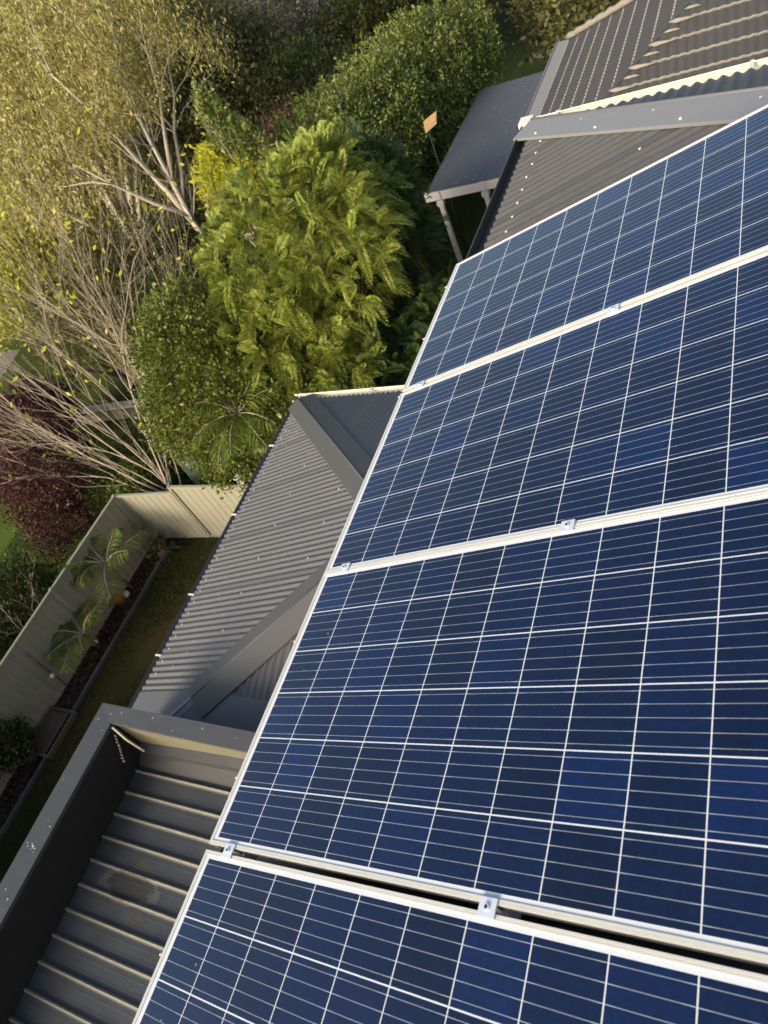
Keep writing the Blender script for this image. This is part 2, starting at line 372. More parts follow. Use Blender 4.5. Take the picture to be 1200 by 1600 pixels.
# flat tray roof behind the parapet
def TRIM(a):
    f = (a / 0.2) % 1.0; x = abs(f - 0.5)
    if x < 0.115: return 0.029 * (0.5 + 0.5 * math.cos(math.pi * x / 0.115)) ** 0.8
    return 0.0015 if 0.28 < x < 0.32 else 0.0
mb = MB()
FZ = -3.40; fs = math.tan(R(2)); 
Bf = Vector((0, math.cos(R(2)), math.sin(R(2))))
sheet(mb, (2.02, -3.75, FZ), (1, 0, 0), Bf, 0.04, 6.6, lambda a: 0.0, lambda a: 4.19, TRIM, 0.005)
b = NB("tray_roof")
n1 = b.noise(1.6, 7, 0.7); n2 = b.noise(22, 5, 0.75); n3 = b.noise(5, 5, 0.6, dist=0.8)
sx = b.n.new("ShaderNodeSeparateXYZ"); b.t.links.new(b.tc.outputs['Object'], sx.inputs[0]); X, Y, Z = sx.outputs
c = b.mix(b.M('MULTIPLY', b.M('POWER', n1, 1.5), 1.4), (0.020, 0.024, 0.028), (0.072, 0.076, 0.076))
# paler speckle where the ribs rise above the pans
rib = b.M('GREATER_THAN', b.M('SUBTRACT', Z, b.M('ADD', FZ, b.M('MULTIPLY', b.M('ADD', Y, 3.75), fs))), 0.012)
c = b.mix(b.M('MULTIPLY', rib, b.M('MULTIPLY', n2, 1.1)), c, (0.27, 0.24, 0.17))
# the damp rusty stain with a dried rim in two of the pans
def ell(cx, cy, rx, ry):
    ex = b.M('DIVIDE', b.M('SUBTRACT', X, cx), rx); ey = b.M('DIVIDE', b.M('SUBTRACT', Y, cy), ry)
    return b.M('ADD', b.M('ADD', b.M('MULTIPLY', ex, ex), b.M('MULTIPLY', ey, ey)), b.M('MULTIPLY', b.M('SUBTRACT', n3, 0.5), 4.0))
e1 = ell(3.02, -3.2, 0.10, 0.26); e2 = ell(2.86, -3.12, 0.07, 0.14); e3 = ell(3.24, -3.02, 0.09, 0.12)
c = b.mix(b.M('MULTIPLY', b.M('LESS_THAN', e1, 1.0), 0.8), c, (0.035, 0.03, 0.024))
c = b.mix(b.M('MULTIPLY', b.M('MULTIPLY', b.M('GREATER_THAN', e1, 1.0), b.M('LESS_THAN', e1, 1.8)), 0.35), c, (0.13, 0.125, 0.11))
for e in (e2, e3): c = b.mix(b.M('MULTIPLY', b.M('LESS_THAN', e, 1.0), 0.3), c, (0.10, 0.075, 0.045))
b.bump(n2, 0.25, 0.004); b.set(col=c, rough=b.M('ADD', 0.38, b.M('MULTIPLY', n1, 0.3)), spec=0.5)
froof = HB(mb, 'tray_roof', b.m)
mb = MB()
ys = np.linspace(-3.745, 0.44, 8)
rows = []
for y in ys:
    t = min(1.0, (y + 3.745) / 1.4)
    rows.append([(1.888, y, -3.26 + 0.19 * t), (1.965, y, -3.30 + 0.18 * t), (1.972, y, -3.33 + 0.12 * t), (2.062, y, -3.385 + (y + 3.75) * fs), (2.075, y, -3.398 + (y + 3.75) * fs)])
mb.grid([r[::-1] for r in rows], False); sub(mb, 'side_flashing', MT['sidef'], froof)
# parapet
mb = MB(); mb.box(1.765, 8.7, -3.925, -3.752, -3.75, -2.84); mb.box(1.765, 1.885, -3.751, 0.449, -3.75, -2.84)
par = HB(mb, 'parapet', MT['flashd'])
mb = MB(); mb.box(1.886, 8.6, -3.7515, -3.744, -3.39, -2.84); sub(mb, 'parapet_shading_skin', MT['black'], par)
mb = MB(); mb.box(1.8855, 1.890, -3.743, 0.44, -3.30, -2.84); sub(mb, 'parapet_shading_skin', MT['sunlitp'], par)
mb = MB(); 
mb.poly([(1.745, -3.95, -2.80), (8.7, -3.95, -2.80), (8.7, -3.735, -2.812), (1.905, -3.735, -2.812)])
mb.poly([(1.745, -3.95, -2.80), (1.905, -3.735, -2.812), (1.905, 0.44, -2.812), (1.745, 0.44, -2.80)])
for (p, q_) in (((1.745, -3.95), (8.7, -3.95)), ((1.745, 0.44), (1.745, -3.95))):
    mb.poly([(*p, -2.80), (*p, -2.86), (*q_, -2.86), (*q_, -2.80)])
for (p, q_) in (((1.905, -3.735), (8.7, -3.735)), ((1.905, 0.44), (1.905, -3.735))):
    mb.poly([(*p, -2.812), (*q_, -2.812), (*q_, -2.85), (*p, -2.85)])
sub(mb, 'capping', MT['cap'], par)

# bits caught in the parapet corner
t = thing('corner_debris', 'pale stick and crumbs of dried mud in the parapet corner', 'debris', (1.93, -3.70, -2.9))
mb = MB(); mb.tube([(0.0, -0.02, 0.06), (0.05, 0.10, -0.06), (0.075, 0.22, -0.20)], [0.012, 0.011, 0.009], 6); o = mb.build('stick', MT['stone'], t)
mb = MB(); random.seed(4)
for k in range(9):
    x, y, z = 0.04 + 0.035 * k / 2, -0.035 + random.uniform(0, .01), -0.02 - 0.03 * k
    mb.tube([(x, y, z), (x + .012, y + .012, z - .014)], [0.010 + random.random() * .006, 0.007], 6)
mb.build('mud_crumbs', MT['stone'], t)

# ================================================================== SOLAR PANELS
PW, PL = 0.992, 1.642
def panel(x, y0, label):
    r = thing('solar_panel', label, 'solar panel', (x, y0 * CP, y0 * SP), 'solar panels in a row up the roof')
    r.rotation_euler = (PIT, 0, 0)
    mb = MB()
    prof = [(0, 0), (0.0, -0.035), (0.0125, -0.035), (0.0125, -0.0045), (0.0125, -0.0006), (0.0112, 0.0), (0.0065, 0.0), (0.0060, -0.0007), (0.0054, 0.0), (0.0008, 0.0)]
    # four mitred bars
    cn = [(0, 0), (PW, 0), (PW, PL), (0, PL)]; inn = [(1, 1), (-1, 1), (-1, -1), (1, -1)]
    for i in range(4):
        p, q_ = cn[i], cn[(i + 1) % 4]; ip, iq = inn[i], inn[(i + 1) % 4]
        n = len(mb.v); k = len(prof)
        for (c0, dd) in ((p, ip), (q_, iq)): mb.v += [(c0[0] + dd[0] * a, c0[1] + dd[1] * a, bz) for a, bz in prof]
        for j in range(k):
            j2 = (j + 1) % k; mb.f.append((n + j, n + j2, n + k + j2, n + k + j)); mb.sm.append(False)
    mb.build('frame', MT['frame'], r)
    mb = MB(); mb.box(0.0126, PW - 0.0126, 0.0126, PL - 0.0126, -0.006, -0.0022); mb.build('cell_glass', MT['solar'], r)
    mb = MB(); mb.box(0.0127, PW - 0.0127, 0.0127, PL - 0.0127, -0.0085, -0.0061); mb.build('backsheet', MT['tray'], r)
    return r
panels = [panel(0.0, 0.0, 'farthest solar panel, next to the grey hip flashing of the roof'),
          panel(1.006, -0.003, 'second farthest solar panel, beside the far end of the lower corrugated roof'),
          panel(1.998, -0.005, 'second nearest solar panel, beside the dark parapet corner and ridge flashing'),
          panel(3.008, -0.004, 'nearest solar panel, beside the tray roof with wide flat pans')]
pi = 0
for pi, (u, x_off) in enumerate(((0.999, 0), (1.994, 0), (2.9995, 0))):
    for v in (0.113, 1.026, 1.52 if False else None):
        if v is None: continue
        r = panels[pi]; lx = u - r.location.x
        mb = MB(); n = 8
        mb.box(lx - 0.0195, lx + 0.0195, v - 0.021, v + 0.021, 0.0015, 0.0055); mb.box(lx - 0.0035, lx + 0.0035, v - 0.021, v + 0.021, -0.03, 0.0014)
        c_ = mb.build('clamp', MT['clamp'], r)
        mb = MB(); mb.tube([(lx, v, 0.0056), (lx, v, 0.0105)], [0.0072, 0.0068], 16); mb.tube([(lx, v, 0.0106), (lx, v, 0.0108)], [0.0034, 0.0034], 6)
        bo = mb.build('bolt', MT['clamp'], c_)
        mb = MB(); mb.tube([(lx, v, 0.0110), (lx, v, 0.0112)], [0.0044, 0.0044], 6); mb.build('bolt_socket', MT['bolt'], c_)
def PT(u, v, n): return Vector((u, v * CP - n * SP, v * SP + n * CP))
for v, lab in ((0.113, 'lower aluminium rail under the solar panels, nearer the eave'), (1.026, 'upper aluminium rail under the solar panels, higher up the slope')):
    r = thing('mounting_rail', lab, 'rail', tuple(PT(0, v, -0.06)), 'rails under the panels')
    mb = MB(); mb.sweep([(-0.02, -0.025), (0.02, -0.025), (0.02, 0.022), (0.006, 0.022), (0.006, 0.006), (-0.006, 0.006), (-0.006, 0.022), (-0.02, 0.022)], (0.01, 0, 0), (4.2, 0, 0), (0, CP, SP), (0, -SP, CP))
    mb.build('rail', MT['clamp'], r)
    for x in np.arange(0.25, 4.1, 1.25):
        mb = MB(); mb.sweep([(-0.02, -0.1), (0.02, -0.1), (0.02, -0.026), (-0.02, -0.026)], (x, 0, 0), (x + 0.04, 0, 0), (0, CP, SP), (0, -SP, CP)); mb.build('foot', MT['clamp'], r)
for k, u in enumerate((0.154, 0.577, 0.990, 2.274, 2.775, 3.286)):
    labs = ['highest on the far panel edge', 'halfway down the far panel edge', 'at the first gap between panels', 'high on the second nearest panel edge', 'low on the second nearest panel edge', 'on the edge of the nearest panel']
    mb = MB(); p0, p1 = PT(u, 0.004, -0.022), PT(u + 0.006, -0.034, -0.018)
    mb.tube([p0, p0.lerp(p1, 0.5) + Vector((0, 0, .003)), p1], [0.0022, 0.0022, 0.0018], 6)
    mb.tube([p1 - Vector((0.004, 0, 0)), p1 + Vector((0.004, 0.001, 0.001))], 0.003, 6)
    tag(mb.build('cable_clip', MT['pale']), 'small white clip sticking out ' + labs[k], 'clip', 'clips along the panel edge')

# ================================================================== TILED HOUSE
TX1, TX0, TY0, TZ = -7.04, -14.0, -2.3, -3.58
TPIT = R(27); tc, ts, tt = math.cos(TPIT), math.sin(TPIT), math.tan(TPIT)
CRS = 0.305
th_ = thing('tiled_house', 'neighbouring house with a dark brown tiled hip roof behind the cream gutter', 'house', (-10.5, 1.2, G))
def TB(mb, name, mat, par=None):
    o = mb.build(name, mat)
    if par: o.parent = par
    else: o.parent = th_; o.matrix_parent_inverse = Matrix.Translation((10.5, -1.2, -G))
    return o
HT = (TX1 - TX0) / 2
mb = MB(); mb.box(TX0 + 0.5, TX1 - 0.5, TY0 + 0.6, 5.5, G, TZ - 0.1); TB(mb, 'wall', MT['render'])
mb = MB()
def tileface(O, A, B, a0, a1, blim, ncr):
    O, A, B = Vector(O), Vector(A), Vector(B); N = A.cross(B).normalized()
    st = 0.15 / 8; na = int((a1 - a0) / st)
    for c_ in range(ncr):
        b0, b1 = c_ * CRS, (c_ + 1) * CRS + 0.02
        rows = [[], [], []]
        seg = []
        for i in range(na + 1):
            a = a0 + i * st
            if blim(a) < b0 + 0.02:
                if len(seg) > 1: flush(seg)
                seg = []; continue
            ph = a / 0.13
            r_ = 0.016 * abs(math.sin(math.pi * ph)) ** 1.5
            if abs(((a + (0.13 if c_ % 2 else 0)) / 0.26) % 1.0) < 0.04: r_ -= 0.010
            e = min(b1, blim(a))
            seg.append((O + A * a + B * (b0 + 0.004) + N * (r_ * 0.55 + 0.004), O + A * a + B * b0 + N * (0.028 + r_), O + A * a + B * e + N * (0.004 + r_ * 0.7)))
        if len(seg) > 1: flush(seg)
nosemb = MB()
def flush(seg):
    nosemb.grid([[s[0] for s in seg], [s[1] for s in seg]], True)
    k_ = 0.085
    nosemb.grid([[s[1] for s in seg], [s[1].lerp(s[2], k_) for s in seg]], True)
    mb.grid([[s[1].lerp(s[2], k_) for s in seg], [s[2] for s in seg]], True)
tileface((0, TY0, TZ), (1, 0, 0), (0, tc, ts), TX0, TX1, lambda a: min(a - TX0, TX1 - a) / tc, 12)
tileface((TX1, 0, TZ), (0, 1, 0), (-tc, 0, ts), TY0, 6.0, lambda a: min(a - TY0, HT) / tc, 12)
mb.poly([(TX0, TY0, TZ), (TX0 + HT, TY0 + HT, TZ + HT * tt), (TX0 + HT, 6, TZ + HT * tt), (TX0, 6, TZ)])
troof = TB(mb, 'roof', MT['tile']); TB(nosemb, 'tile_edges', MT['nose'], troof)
# mortar at the far hip, pointing wedges and roll ends down the near hip
mb = MB(); random.seed(9)
d1 = Vector((1, 1, tt)).normalized(); P0 = Vector((TX0 - 0.05, TY0 - 0.05, TZ)); pts = []
for k in range(34): pts.append(P0 + d1 * (k * 0.15) + Vector((0, 0, 0.055 + 0.012 * math.sin(k * 2.4))))
mb.tube(pts, [0.06 + 0.008 * math.sin(k * 2.4) for k in range(34)], 8)
TB(mb, 'hip_mortar', MT['mortar'], troof)
mb = MB()
d2 = Vector((-1, 1, tt)); nF = Vector((ts, 0, tc))
for c_ in range(0, 12):
    s_ = (c_ * CRS) * tc
    base = Vector((TX1, TY0, TZ)) + d2 * s_
    # wedge of pointing under the nose of this course
    p = base + nF * 0.045 + Vector((0.01, 0.05, 0))
    mb.tube([p + Vector((-.03, -0.08, 0)), p + Vector((0, 0.02, 0)), p + Vector((0, .16, -.004)), p + Vector((0.0, .32, -.012))], [0.010, 0.034, 0.022, 0.006], 7)
    p = Vector((TX1, TY0, TZ)) + d2 * (s_ + CRS * tc * 0.55) + nF * 0.04 + Vector((0.02, 0.12, 0))
    mb.tube([p + Vector((0, -0.09, 0)), p + Vector((0, -.03, 0.005)), p + Vector((0, .07, 0.004)), p + Vector((0, .14, -.01))], [0.006, 0.020, 0.018, 0.005], 7)
TB(mb, 'hip_pointing', MT['mortar'], troof)
mb = MB(); mb.sweep([(0, 0), (0.35, 0), (0.35, 0.05), (0.33, 0.05), (0.33, 0.03), (0, 0.04)], (TX0 - .15, TY0 + 0.03, TZ - .05), (TX1 + .2, TY0 + 0.03, TZ - .05), (0, -1, 0), (0, 0, 1)); TB(mb, 'gutter', MT['tgut'], troof)
mb = MB(); mb.sweep(UGUT, (TX1 + 0.02, 6, TZ - .1), (TX1 + 0.02, TY0 - .1, TZ - .1), (1, 0, 0), (0, 0, 1)); TB(mb, 'gutter', MT['tgut'], troof)

# ================================================================== PERGOLA
PZ = -5.0
pg = thing('pergola', 'pergola with a slate grey sheet roof on cream posts beside the hedge', 'pergola', (-11.6, -5.2, G))
def PB(mb, name, mat, par=None):
    o = mb.build(name, mat); o.parent = pg; o.matrix_parent_inverse = Matrix.Translation((11.6, 5.2, -G)); return o
mb = MB()
slp = 0.05
sheet(mb, (-11.62, 0, PZ), (0, 1, 0), (-1, 0, -0.0), -5.40, -2.75, lambda a: 0.0, lambda a: 5.2, lambda a: 0.012 * max(0, math.cos(2 * math.pi * a / 0.22)) ** 3, 0.0275)
mb.box(-16.7, -11.62, -5.42, -5.403, PZ - 0.03, PZ + 0.006)
PB(mb, 'roof', MT['perg'])
mb = MB(); mb.box(-11.72, -11.615, -5.50, -2.75, PZ - 0.22, PZ - 0.03); PB(mb, 'beam', MT['white'])
mb = MB(); mb.box(-16.6, -16.5, -5.40, -2.75, PZ - 0.24, PZ - 0.06); PB(mb, 'beam', MT['white'])
for x in (-12.9, -14.1, -15.3):
    mb = MB(); mb.box(x, x + .05, -5.38, -2.75, PZ - 0.19, PZ - 0.06); PB(mb, 'rafter', MT['white'])
for y in (-5.18, -4.1, -2.85):
    mb = MB(); mb.box(-11.71, -11.61, y - 0.05, y + 0.05, G, PZ - 0.245); mb.box(-11.73, -11.59, y - 0.08, y + 0.08, PZ - 0.36, PZ - 0.25); mb.box(-11.612, -11.59, y - .06, y + .06, PZ - .20, PZ - .01) ; PB(mb, 'post', MT['white'])
mb = MB(); mb.box(-16.6, -16.48, -5.24, -5.12, G, PZ - .245); PB(mb, 'post', MT['white'])

# ================================================================== GROUND
def flat(name, pts, z, mat, kind='structure', label=None):
    mb = MB(); mb.poly([(x, y, z) for x, y in pts]); o = mb.build(name, mat); o['kind'] = kind; return o
MG = ground_mat("rough_grass", [(0.25, (0.020, 0.024, 0.008)), (0.5, (0.045, 0.058, 0.014)), (0.75, (0.085, 0.095, 0.025))], 0.35, 9)
ML = ground_mat("patchy_lawn", [(0.3, (0.016, 0.026, 0.006)), (0.5, (0.036, 0.034, 0.010)), (0.66, (0.070, 0.048, 0.018))], 0.7, 45)
MN = ground_mat("green_lawn", [(0.25, (0.035, 0.055, 0.010)), (0.55, (0.075, 0.115, 0.018)), (0.8, (0.12, 0.15, 0.03))], 0.5, 40)
MM = ground_mat("bark_mulch", [(0.3, (0.012, 0.008, 0.006)), (0.5, (0.035, 0.020, 0.014)), (0.72, (0.085, 0.045, 0.028))], 3, 38, 1.0)
flat('ground', [(-900, -900), (900, -900), (900, 900), (-900, 900)], G, MG)
flat('lawn', [(-3.68, -10.0), (9, -10.0), (9, -3.9), (-3.68, -3.9)], G + 0.004, ML)
flat('neighbouring_lawn', [(-7.2, -17.2), (9, -17.2), (9, -10.7), (-7.2, -10.7)], G + 0.006, MN)
flat('mulch_bed', [(-3.68, -10.6), (9, -10.6), (9, -10.0), (-3.3, -10.0), (-3.3, -9.55), (-3.68, -9.3)], G + 0.012, MM)
flat('paved_yard', [(-12, -23), (-7.6, -22), (-7.6, -17.6), (-6.2, -17.9), (-6.2, -19.5), (-2, -21), (-2, -26), (-12, -26)], G + 0.01, MT['pave'])
mb = MB(); mb.box(-3.5, 9, -10.03, -9.97, G, G + 0.09); mb.box(-3.5, -3.0, -9.965, -9.93, G, G + .1)
tag(mb.build('garden_edging', MT['edge']), 'dark grey edging strip between the mulch bed and lawn', 'edging')

# ---- fences
def fprof(a):
    f = (a / 0.19) % 1.0
    return 0.018 if f < 0.38 else (0.018 - 0.018 * (f - 0.38) / 0.07 if f < 0.45 else (0.0 if f < 0.93 else 0.018 * (f - 0.93) / 0.07))
def fence(name, label, P0, P1, tops):
    P0, P1 = Vector(P0), Vector(P1); A = (P1 - P0).normalized(); Nn = A.cross(Vector((0, 0, 1)))
    r = thing(name, label, 'fence', P0, 'beige steel fences round the yard'); L = (P1 - P0).length
    k = len(tops); w_ = L / k
    for i, h in enumerate(tops):
        mb = MB(); sheet(mb, A * (i * w_ + 0.03), A, (0, 0, 1), 0, w_ - 0.06, lambda a: 0.03, lambda a, h=h: h - 0.02, fprof, 0.19 / 14); mb.build('panel', MT['fence'], r)
        for z0 in (0.0, h - 0.045):
            mb = MB(); mb.sweep([(-0.025, z0), (0.03, z0), (0.03, z0 + 0.045), (-0.025, z0 + 0.045)], A * (i * w_ + 0.02), A * ((i + 1) * w_ - 0.02), Nn, (0, 0, 1)); mb.build('rail', MT['fence'], r)
    for i in range(k + 1):
        h = max(tops[max(0, i - 1)], tops[min(k - 1, i)]) + 0.015
        mb = MB(); mb.sweep([(-0.03, 0), (0.035, 0), (0.035, h), (-0.03, h)], A * (i * w_ - 0.027), A * (i * w_ + 0.027), Nn, (0, 0, 1)); mb.build('post', MT['fence'], r)
    return r
fence('steel_fence', 'beige steel fence across the end of the yard, stepping down behind the lower roof', (-3.72, -4.35, G), (-3.72, -9.06, G), (1.62, 1.62))
fence('steel_fence', 'lower beige steel fence section running to the yard corner', (-3.70, -9.10, G), (-3.62, -10.58, G), (1.47,))
fence('steel_fence', 'long shaded steel fence behind the mulch bed and young palms', (-3.58, -10.63, G), (8.1, -10.63, G), (1.5, 1.5, 1.5, 1.5, 1.5))
mb = MB(); mb.box(-3.86, -3.76, -7.3, -7.2, G, G + 1.75); mb.box(-3.88, -3.74, -7.32, -7.18, G + 1.751, G + 1.78); mb.box(-3.86, -3.76, -7.19, -7.12, G + 1.6, G + 1.7)
tag(mb.build('post', MT['cream']), 'cream post standing behind the fence by the roof edge', 'post')

# ================================================================== SMALL YARD THINGS
# green bin behind the fence
t = thing('water_tank', 'small dark green ribbed tank behind the fence beside the bare tree', 'tank', (-4.55, -8.75, G))
mb = MB(); pts = []; 
zz = np.linspace(0, 1.75, 36); mb.tube([(0, 0, z) for z in zz], [0.42 + 0.012 * math.sin(z * 50) for z in zz], 28); mb.build('tank_body', MT['bin'], t)
mb = MB(); mb.tube([(0, 0, 1.751), (0, 0, 1.79), (0, 0, 1.85)], [0.44, 0.44, 0.16], 28); mb.tube([(0, 0, 1.851), (0, 0, 1.88)], 0.12, 16); mb.build('lid', MT['bin'], t)
# pots, stake
t = thing('plant_pot', 'terracotta pot with a pale stone at the foot of the first young palm', 'pot', (-1.92, -10.45, G))
mb = MB(); mb.tube([(0, 0, 0), (0, 0, .18), (0, 0, .2)], [0.085, 0.13, 0.14], 18); mb.build('pot_body', MT['pot'], t)
mb = MB(); mb.tube([(-.16, .02, 0), (-.16, .02, .09), (-.15, .02, .13)], [0.08, 0.09, 0.03], 10); mb.build('stone', MT['pale'], t)
mb = MB(); mb.tube([(-0.93, -10.5, G), (-0.93, -10.5, G + .07), (-0.93, -10.5, G + .11)], [0.06, 0.07, 0.02], 10)
tag(mb.build('stone', MT['pale']), 'single white stone on the mulch below the second young palm', 'stone')
t = thing('garden_light', 'small garden light on a dark stake leaning against the shaded fence', 'light', (0.05, -10.5, G))
mb = MB(); mb.tube([(0, 0, 0), (-.08, -.07, 1.25)], 0.013, 6); mb.build('stake', MT['wood'], t)
mb = MB(); mb.tube([(.02, .06, .5), (.02, .06, .56), (.02, .06, .6)], [0.03, 0.055, 0.02], 10); mb.build('light_head', MT['pale'], t)
mb = MB()
for (x0, x1, y0, y1) in ((0.55, 1.35, -11.0 + .45, -10.5), (0.55, 1.35, -9.93, -9.88), (0.5, 0.549, -10.55, -9.88), (1.351, 1.4, -10.55, -9.88)): mb.box(x0, x1, y0, y1, G, G + 0.13)
mb.box(0.56, 1.34, -10.49, -9.94, G + .02, G + .09)
tag(mb.build('planter_box', MT['wood']), 'rough brown timber planter box at the near end of the mulch bed', 'planter')
# board on a post by the hedge
t = thing('board_on_post', 'tan board on a dark post in front of the hedge', 'board', (-12.9, -5.72, G))
mb = MB(); mb.tube([(0, 0.25, 0), (0, 0.25, 3.55)], 0.018, 8); mb.build('post', MT['dark'], t)
mb = MB()
for k in range(1): mb.sweep([(.20, 3.40), (.52, 3.54), (.60, 3.80), (.24, 3.66)], (0.04, 0, 0), (0.09, 0, 0), (0, 1, 0), (0, 0, 1))
mb.build('panel', MT['tan'], t)
mb = MB(); random.seed(3)
for k in range(7):
    p = Vector((-7.5 + random.uniform(-.2, .25), -3.0 + random.uniform(-.1, .15), G + 3.2 + random.uniform(-.3, .3))); mb.tube([p, p + Vector((.08, .07, -.12))], [0.05, 0.02], 6)
# neighbour's low wall
t = thing('low_wall', 'low garden wall with a pale top between lawn and grey paving', 'wall', (-7.0, -17.4, G))
mb = MB(); mb.sweep([(-.1, 0), (.1, 0), (.1, .4), (-.1, .4)], (0.6, -.6, 0), (-.75, 1.4, 0), (.8, .6, 0), (0, 0, 1)); mb.sweep([(-.1, 0), (.1, 0), (.1, .38), (-.1, .38)], (-.75, 1.45, 0), (-.9, 4.6, 0), (1, 0, 0), (0, 0, 1)); mb.build('wall_base', MT['pave'], t)
mb = MB(); mb.sweep([(-.13, .401), (.13, .401), (.13, .45), (-.13, .45)], (0.6, -.6, 0), (-.75, 1.35, 0), (.8, .6, 0), (0, 0, 1)); mb.sweep([(-.13, .381), (.13, .381), (.13, .43), (-.13, .43)], (-.75, 1.5, 0), (-.9, 4.6, 0), (1, 0, 0), (0, 0, 1)); mb.build('wall_top', MT['stone'], t)
mb = MB(); mb.sweep([(-.06, 0), (.06, 0), (.06, .3), (-.06, .3)], (-8.3, -21.0, G), (-6.1, -18.1, G), (.8, -.6, 0), (0, 0, 1))
tag(mb.build('paving_kerb', MT['stone']), 'pale straight kerb crossing the grey paving of the neighbouring yard', 'kerb')

# ================================================================== PLANTS
rng = np.random.default_rng(7)
def unit(a): return a / np.maximum(np.linalg.norm(a, axis=1, keepdims=True), 1e-9)
def rand_dirs(n, zmin=-1.0):
    z = rng.uniform(zmin, 1, n); a = rng.uniform(0, 2 * np.pi, n); r = np.sqrt(np.maximum(0, 1 - z * z))
    return np.stack([r * np.cos(a), r * np.sin(a), z], 1)
def leaf_quads(Cn, D, size, asp):
    n = len(Cn); D = unit(D); W = unit(np.cross(D, rand_dirs(n)))
    L = D * size[:, None]; Wd = W * (size * asp * 0.5)[:, None]
    return np.stack([Cn, Cn + L * 0.45 + Wd, Cn + L, Cn + L * 0.45 - Wd], 1)
def crown_pts(blobs, nclump, per, cr, zmin=-0.55, inner=0.15, flat=1.0):
    vol = np.array([b[3] * b[4] + b[4] * b[5] for b in blobs]); pick = rng.choice(len(blobs), nclump, p=vol / vol.sum())
    B = np.array(blobs)[pick]; d = rand_dirs(nclump, zmin)
    rr = np.where(rng.random(nclump) < inner, rng.uniform(0.3, 0.8, nclump), rng.uniform(0.82, 1.08, nclump))
    Cc = B[:, :3] + d * B[:, 3:6] * rr[:, None]
    crs = cr * rng.uniform(0.6, 1.3, nclump)
    P = np.repeat(Cc, per, 0) + rng.normal(0, 1, (nclump * per, 3)) * np.repeat(crs, per)[:, None] * np.array([1, 1, flat]) * 0.55
    return P, np.repeat(d, per, 0), Cc, d
def limbs(mb, base, targets, r0, fork=0.35, sides=7, wob=0.06):
    base = Vector(base)
    for t_ in targets:
        t_ = Vector(t_); f = base.lerp(Vector((base.x * .75 + t_.x * .25, base.y * .75 + t_.y * .25, t_.z)), fork)
        pts = [base]; n = 6
        for k in range(1, n + 1):
            s_ = k / n; a = base.lerp(f, min(1, s_ * 2)); p = a.lerp(t_, max(0, s_ * 1.3 - 0.3))
            pts.append(p + Vector((random.uniform(-wob, wob), random.uniform(-wob, wob), 0)))
        mb.tube(pts, [r0 * (1 - 0.8 * k / n) for k in range(n + 1)], sides)
LM = dict(
    feather=leaf_mat("feathery_leaf", (0.14, 0.18, 0.020), (0.28, 0.33, 0.055), (0.50, 0.51, 0.13), 0.45),
    featherd=leaf_mat("feathery_leaf_shaded", (0.030, 0.055, 0.014), (0.060, 0.095, 0.024), (0.11, 0.15, 0.04), 0.3),  # same leaf type, with the tree's shade put into darker greens
    box=leaf_mat("small_glossy_leaf", (0.042, 0.064, 0.010), (0.110, 0.140, 0.020), (0.22, 0.24, 0.05), 0.3, 0.4),
    hedge=leaf_mat("hedge_leaf", (0.058, 0.082, 0.012), (0.150, 0.190, 0.036), (0.33, 0.36, 0.12), 0.3, 0.4),
    darkg=leaf_mat("dark_leaf", (0.020, 0.030, 0.007), (0.052, 0.064, 0.013), (0.10, 0.11, 0.026), 0.25),
    olive=leaf_mat("olive_leaf", (0.050, 0.052, 0.016), (0.105, 0.105, 0.034), (0.19, 0.175, 0.06), 0.3),
    silver=leaf_mat("silver_leaf", (0.09, 0.085, 0.06), (0.22, 0.20, 0.14), (0.42, 0.38, 0.29), 0.2),
    gold=leaf_mat("golden_eucalypt_leaf", (0.075, 0.062, 0.018), (0.30, 0.265, 0.075), (0.62, 0.56, 0.21), 0.35),
    lime=leaf_mat("lime_leaf", (0.18, 0.19, 0.035), (0.34, 0.33, 0.06), (0.55, 0.50, 0.11), 0.45),
    yellow=leaf_mat("yellow_leaf", (0.28, 0.29, 0.02), (0.46, 0.45, 0.04), (0.60, 0.56, 0.08), 0.45),
    maroon=leaf_mat("maroon_leaf", (0.025, 0.008, 0.008), (0.060, 0.018, 0.016), (0.15, 0.055, 0.045), 0.25),
    rust=leaf_mat("rust_leaf", (0.045, 0.030, 0.016), (0.11, 0.070, 0.036), (0.22, 0.15, 0.08), 0.25),
    palm=leaf_mat("palm_leaf", (0.035, 0.060, 0.008), (0.085, 0.125, 0.018), (0.20, 0.24, 0.04), 0.35, 0.4),
)
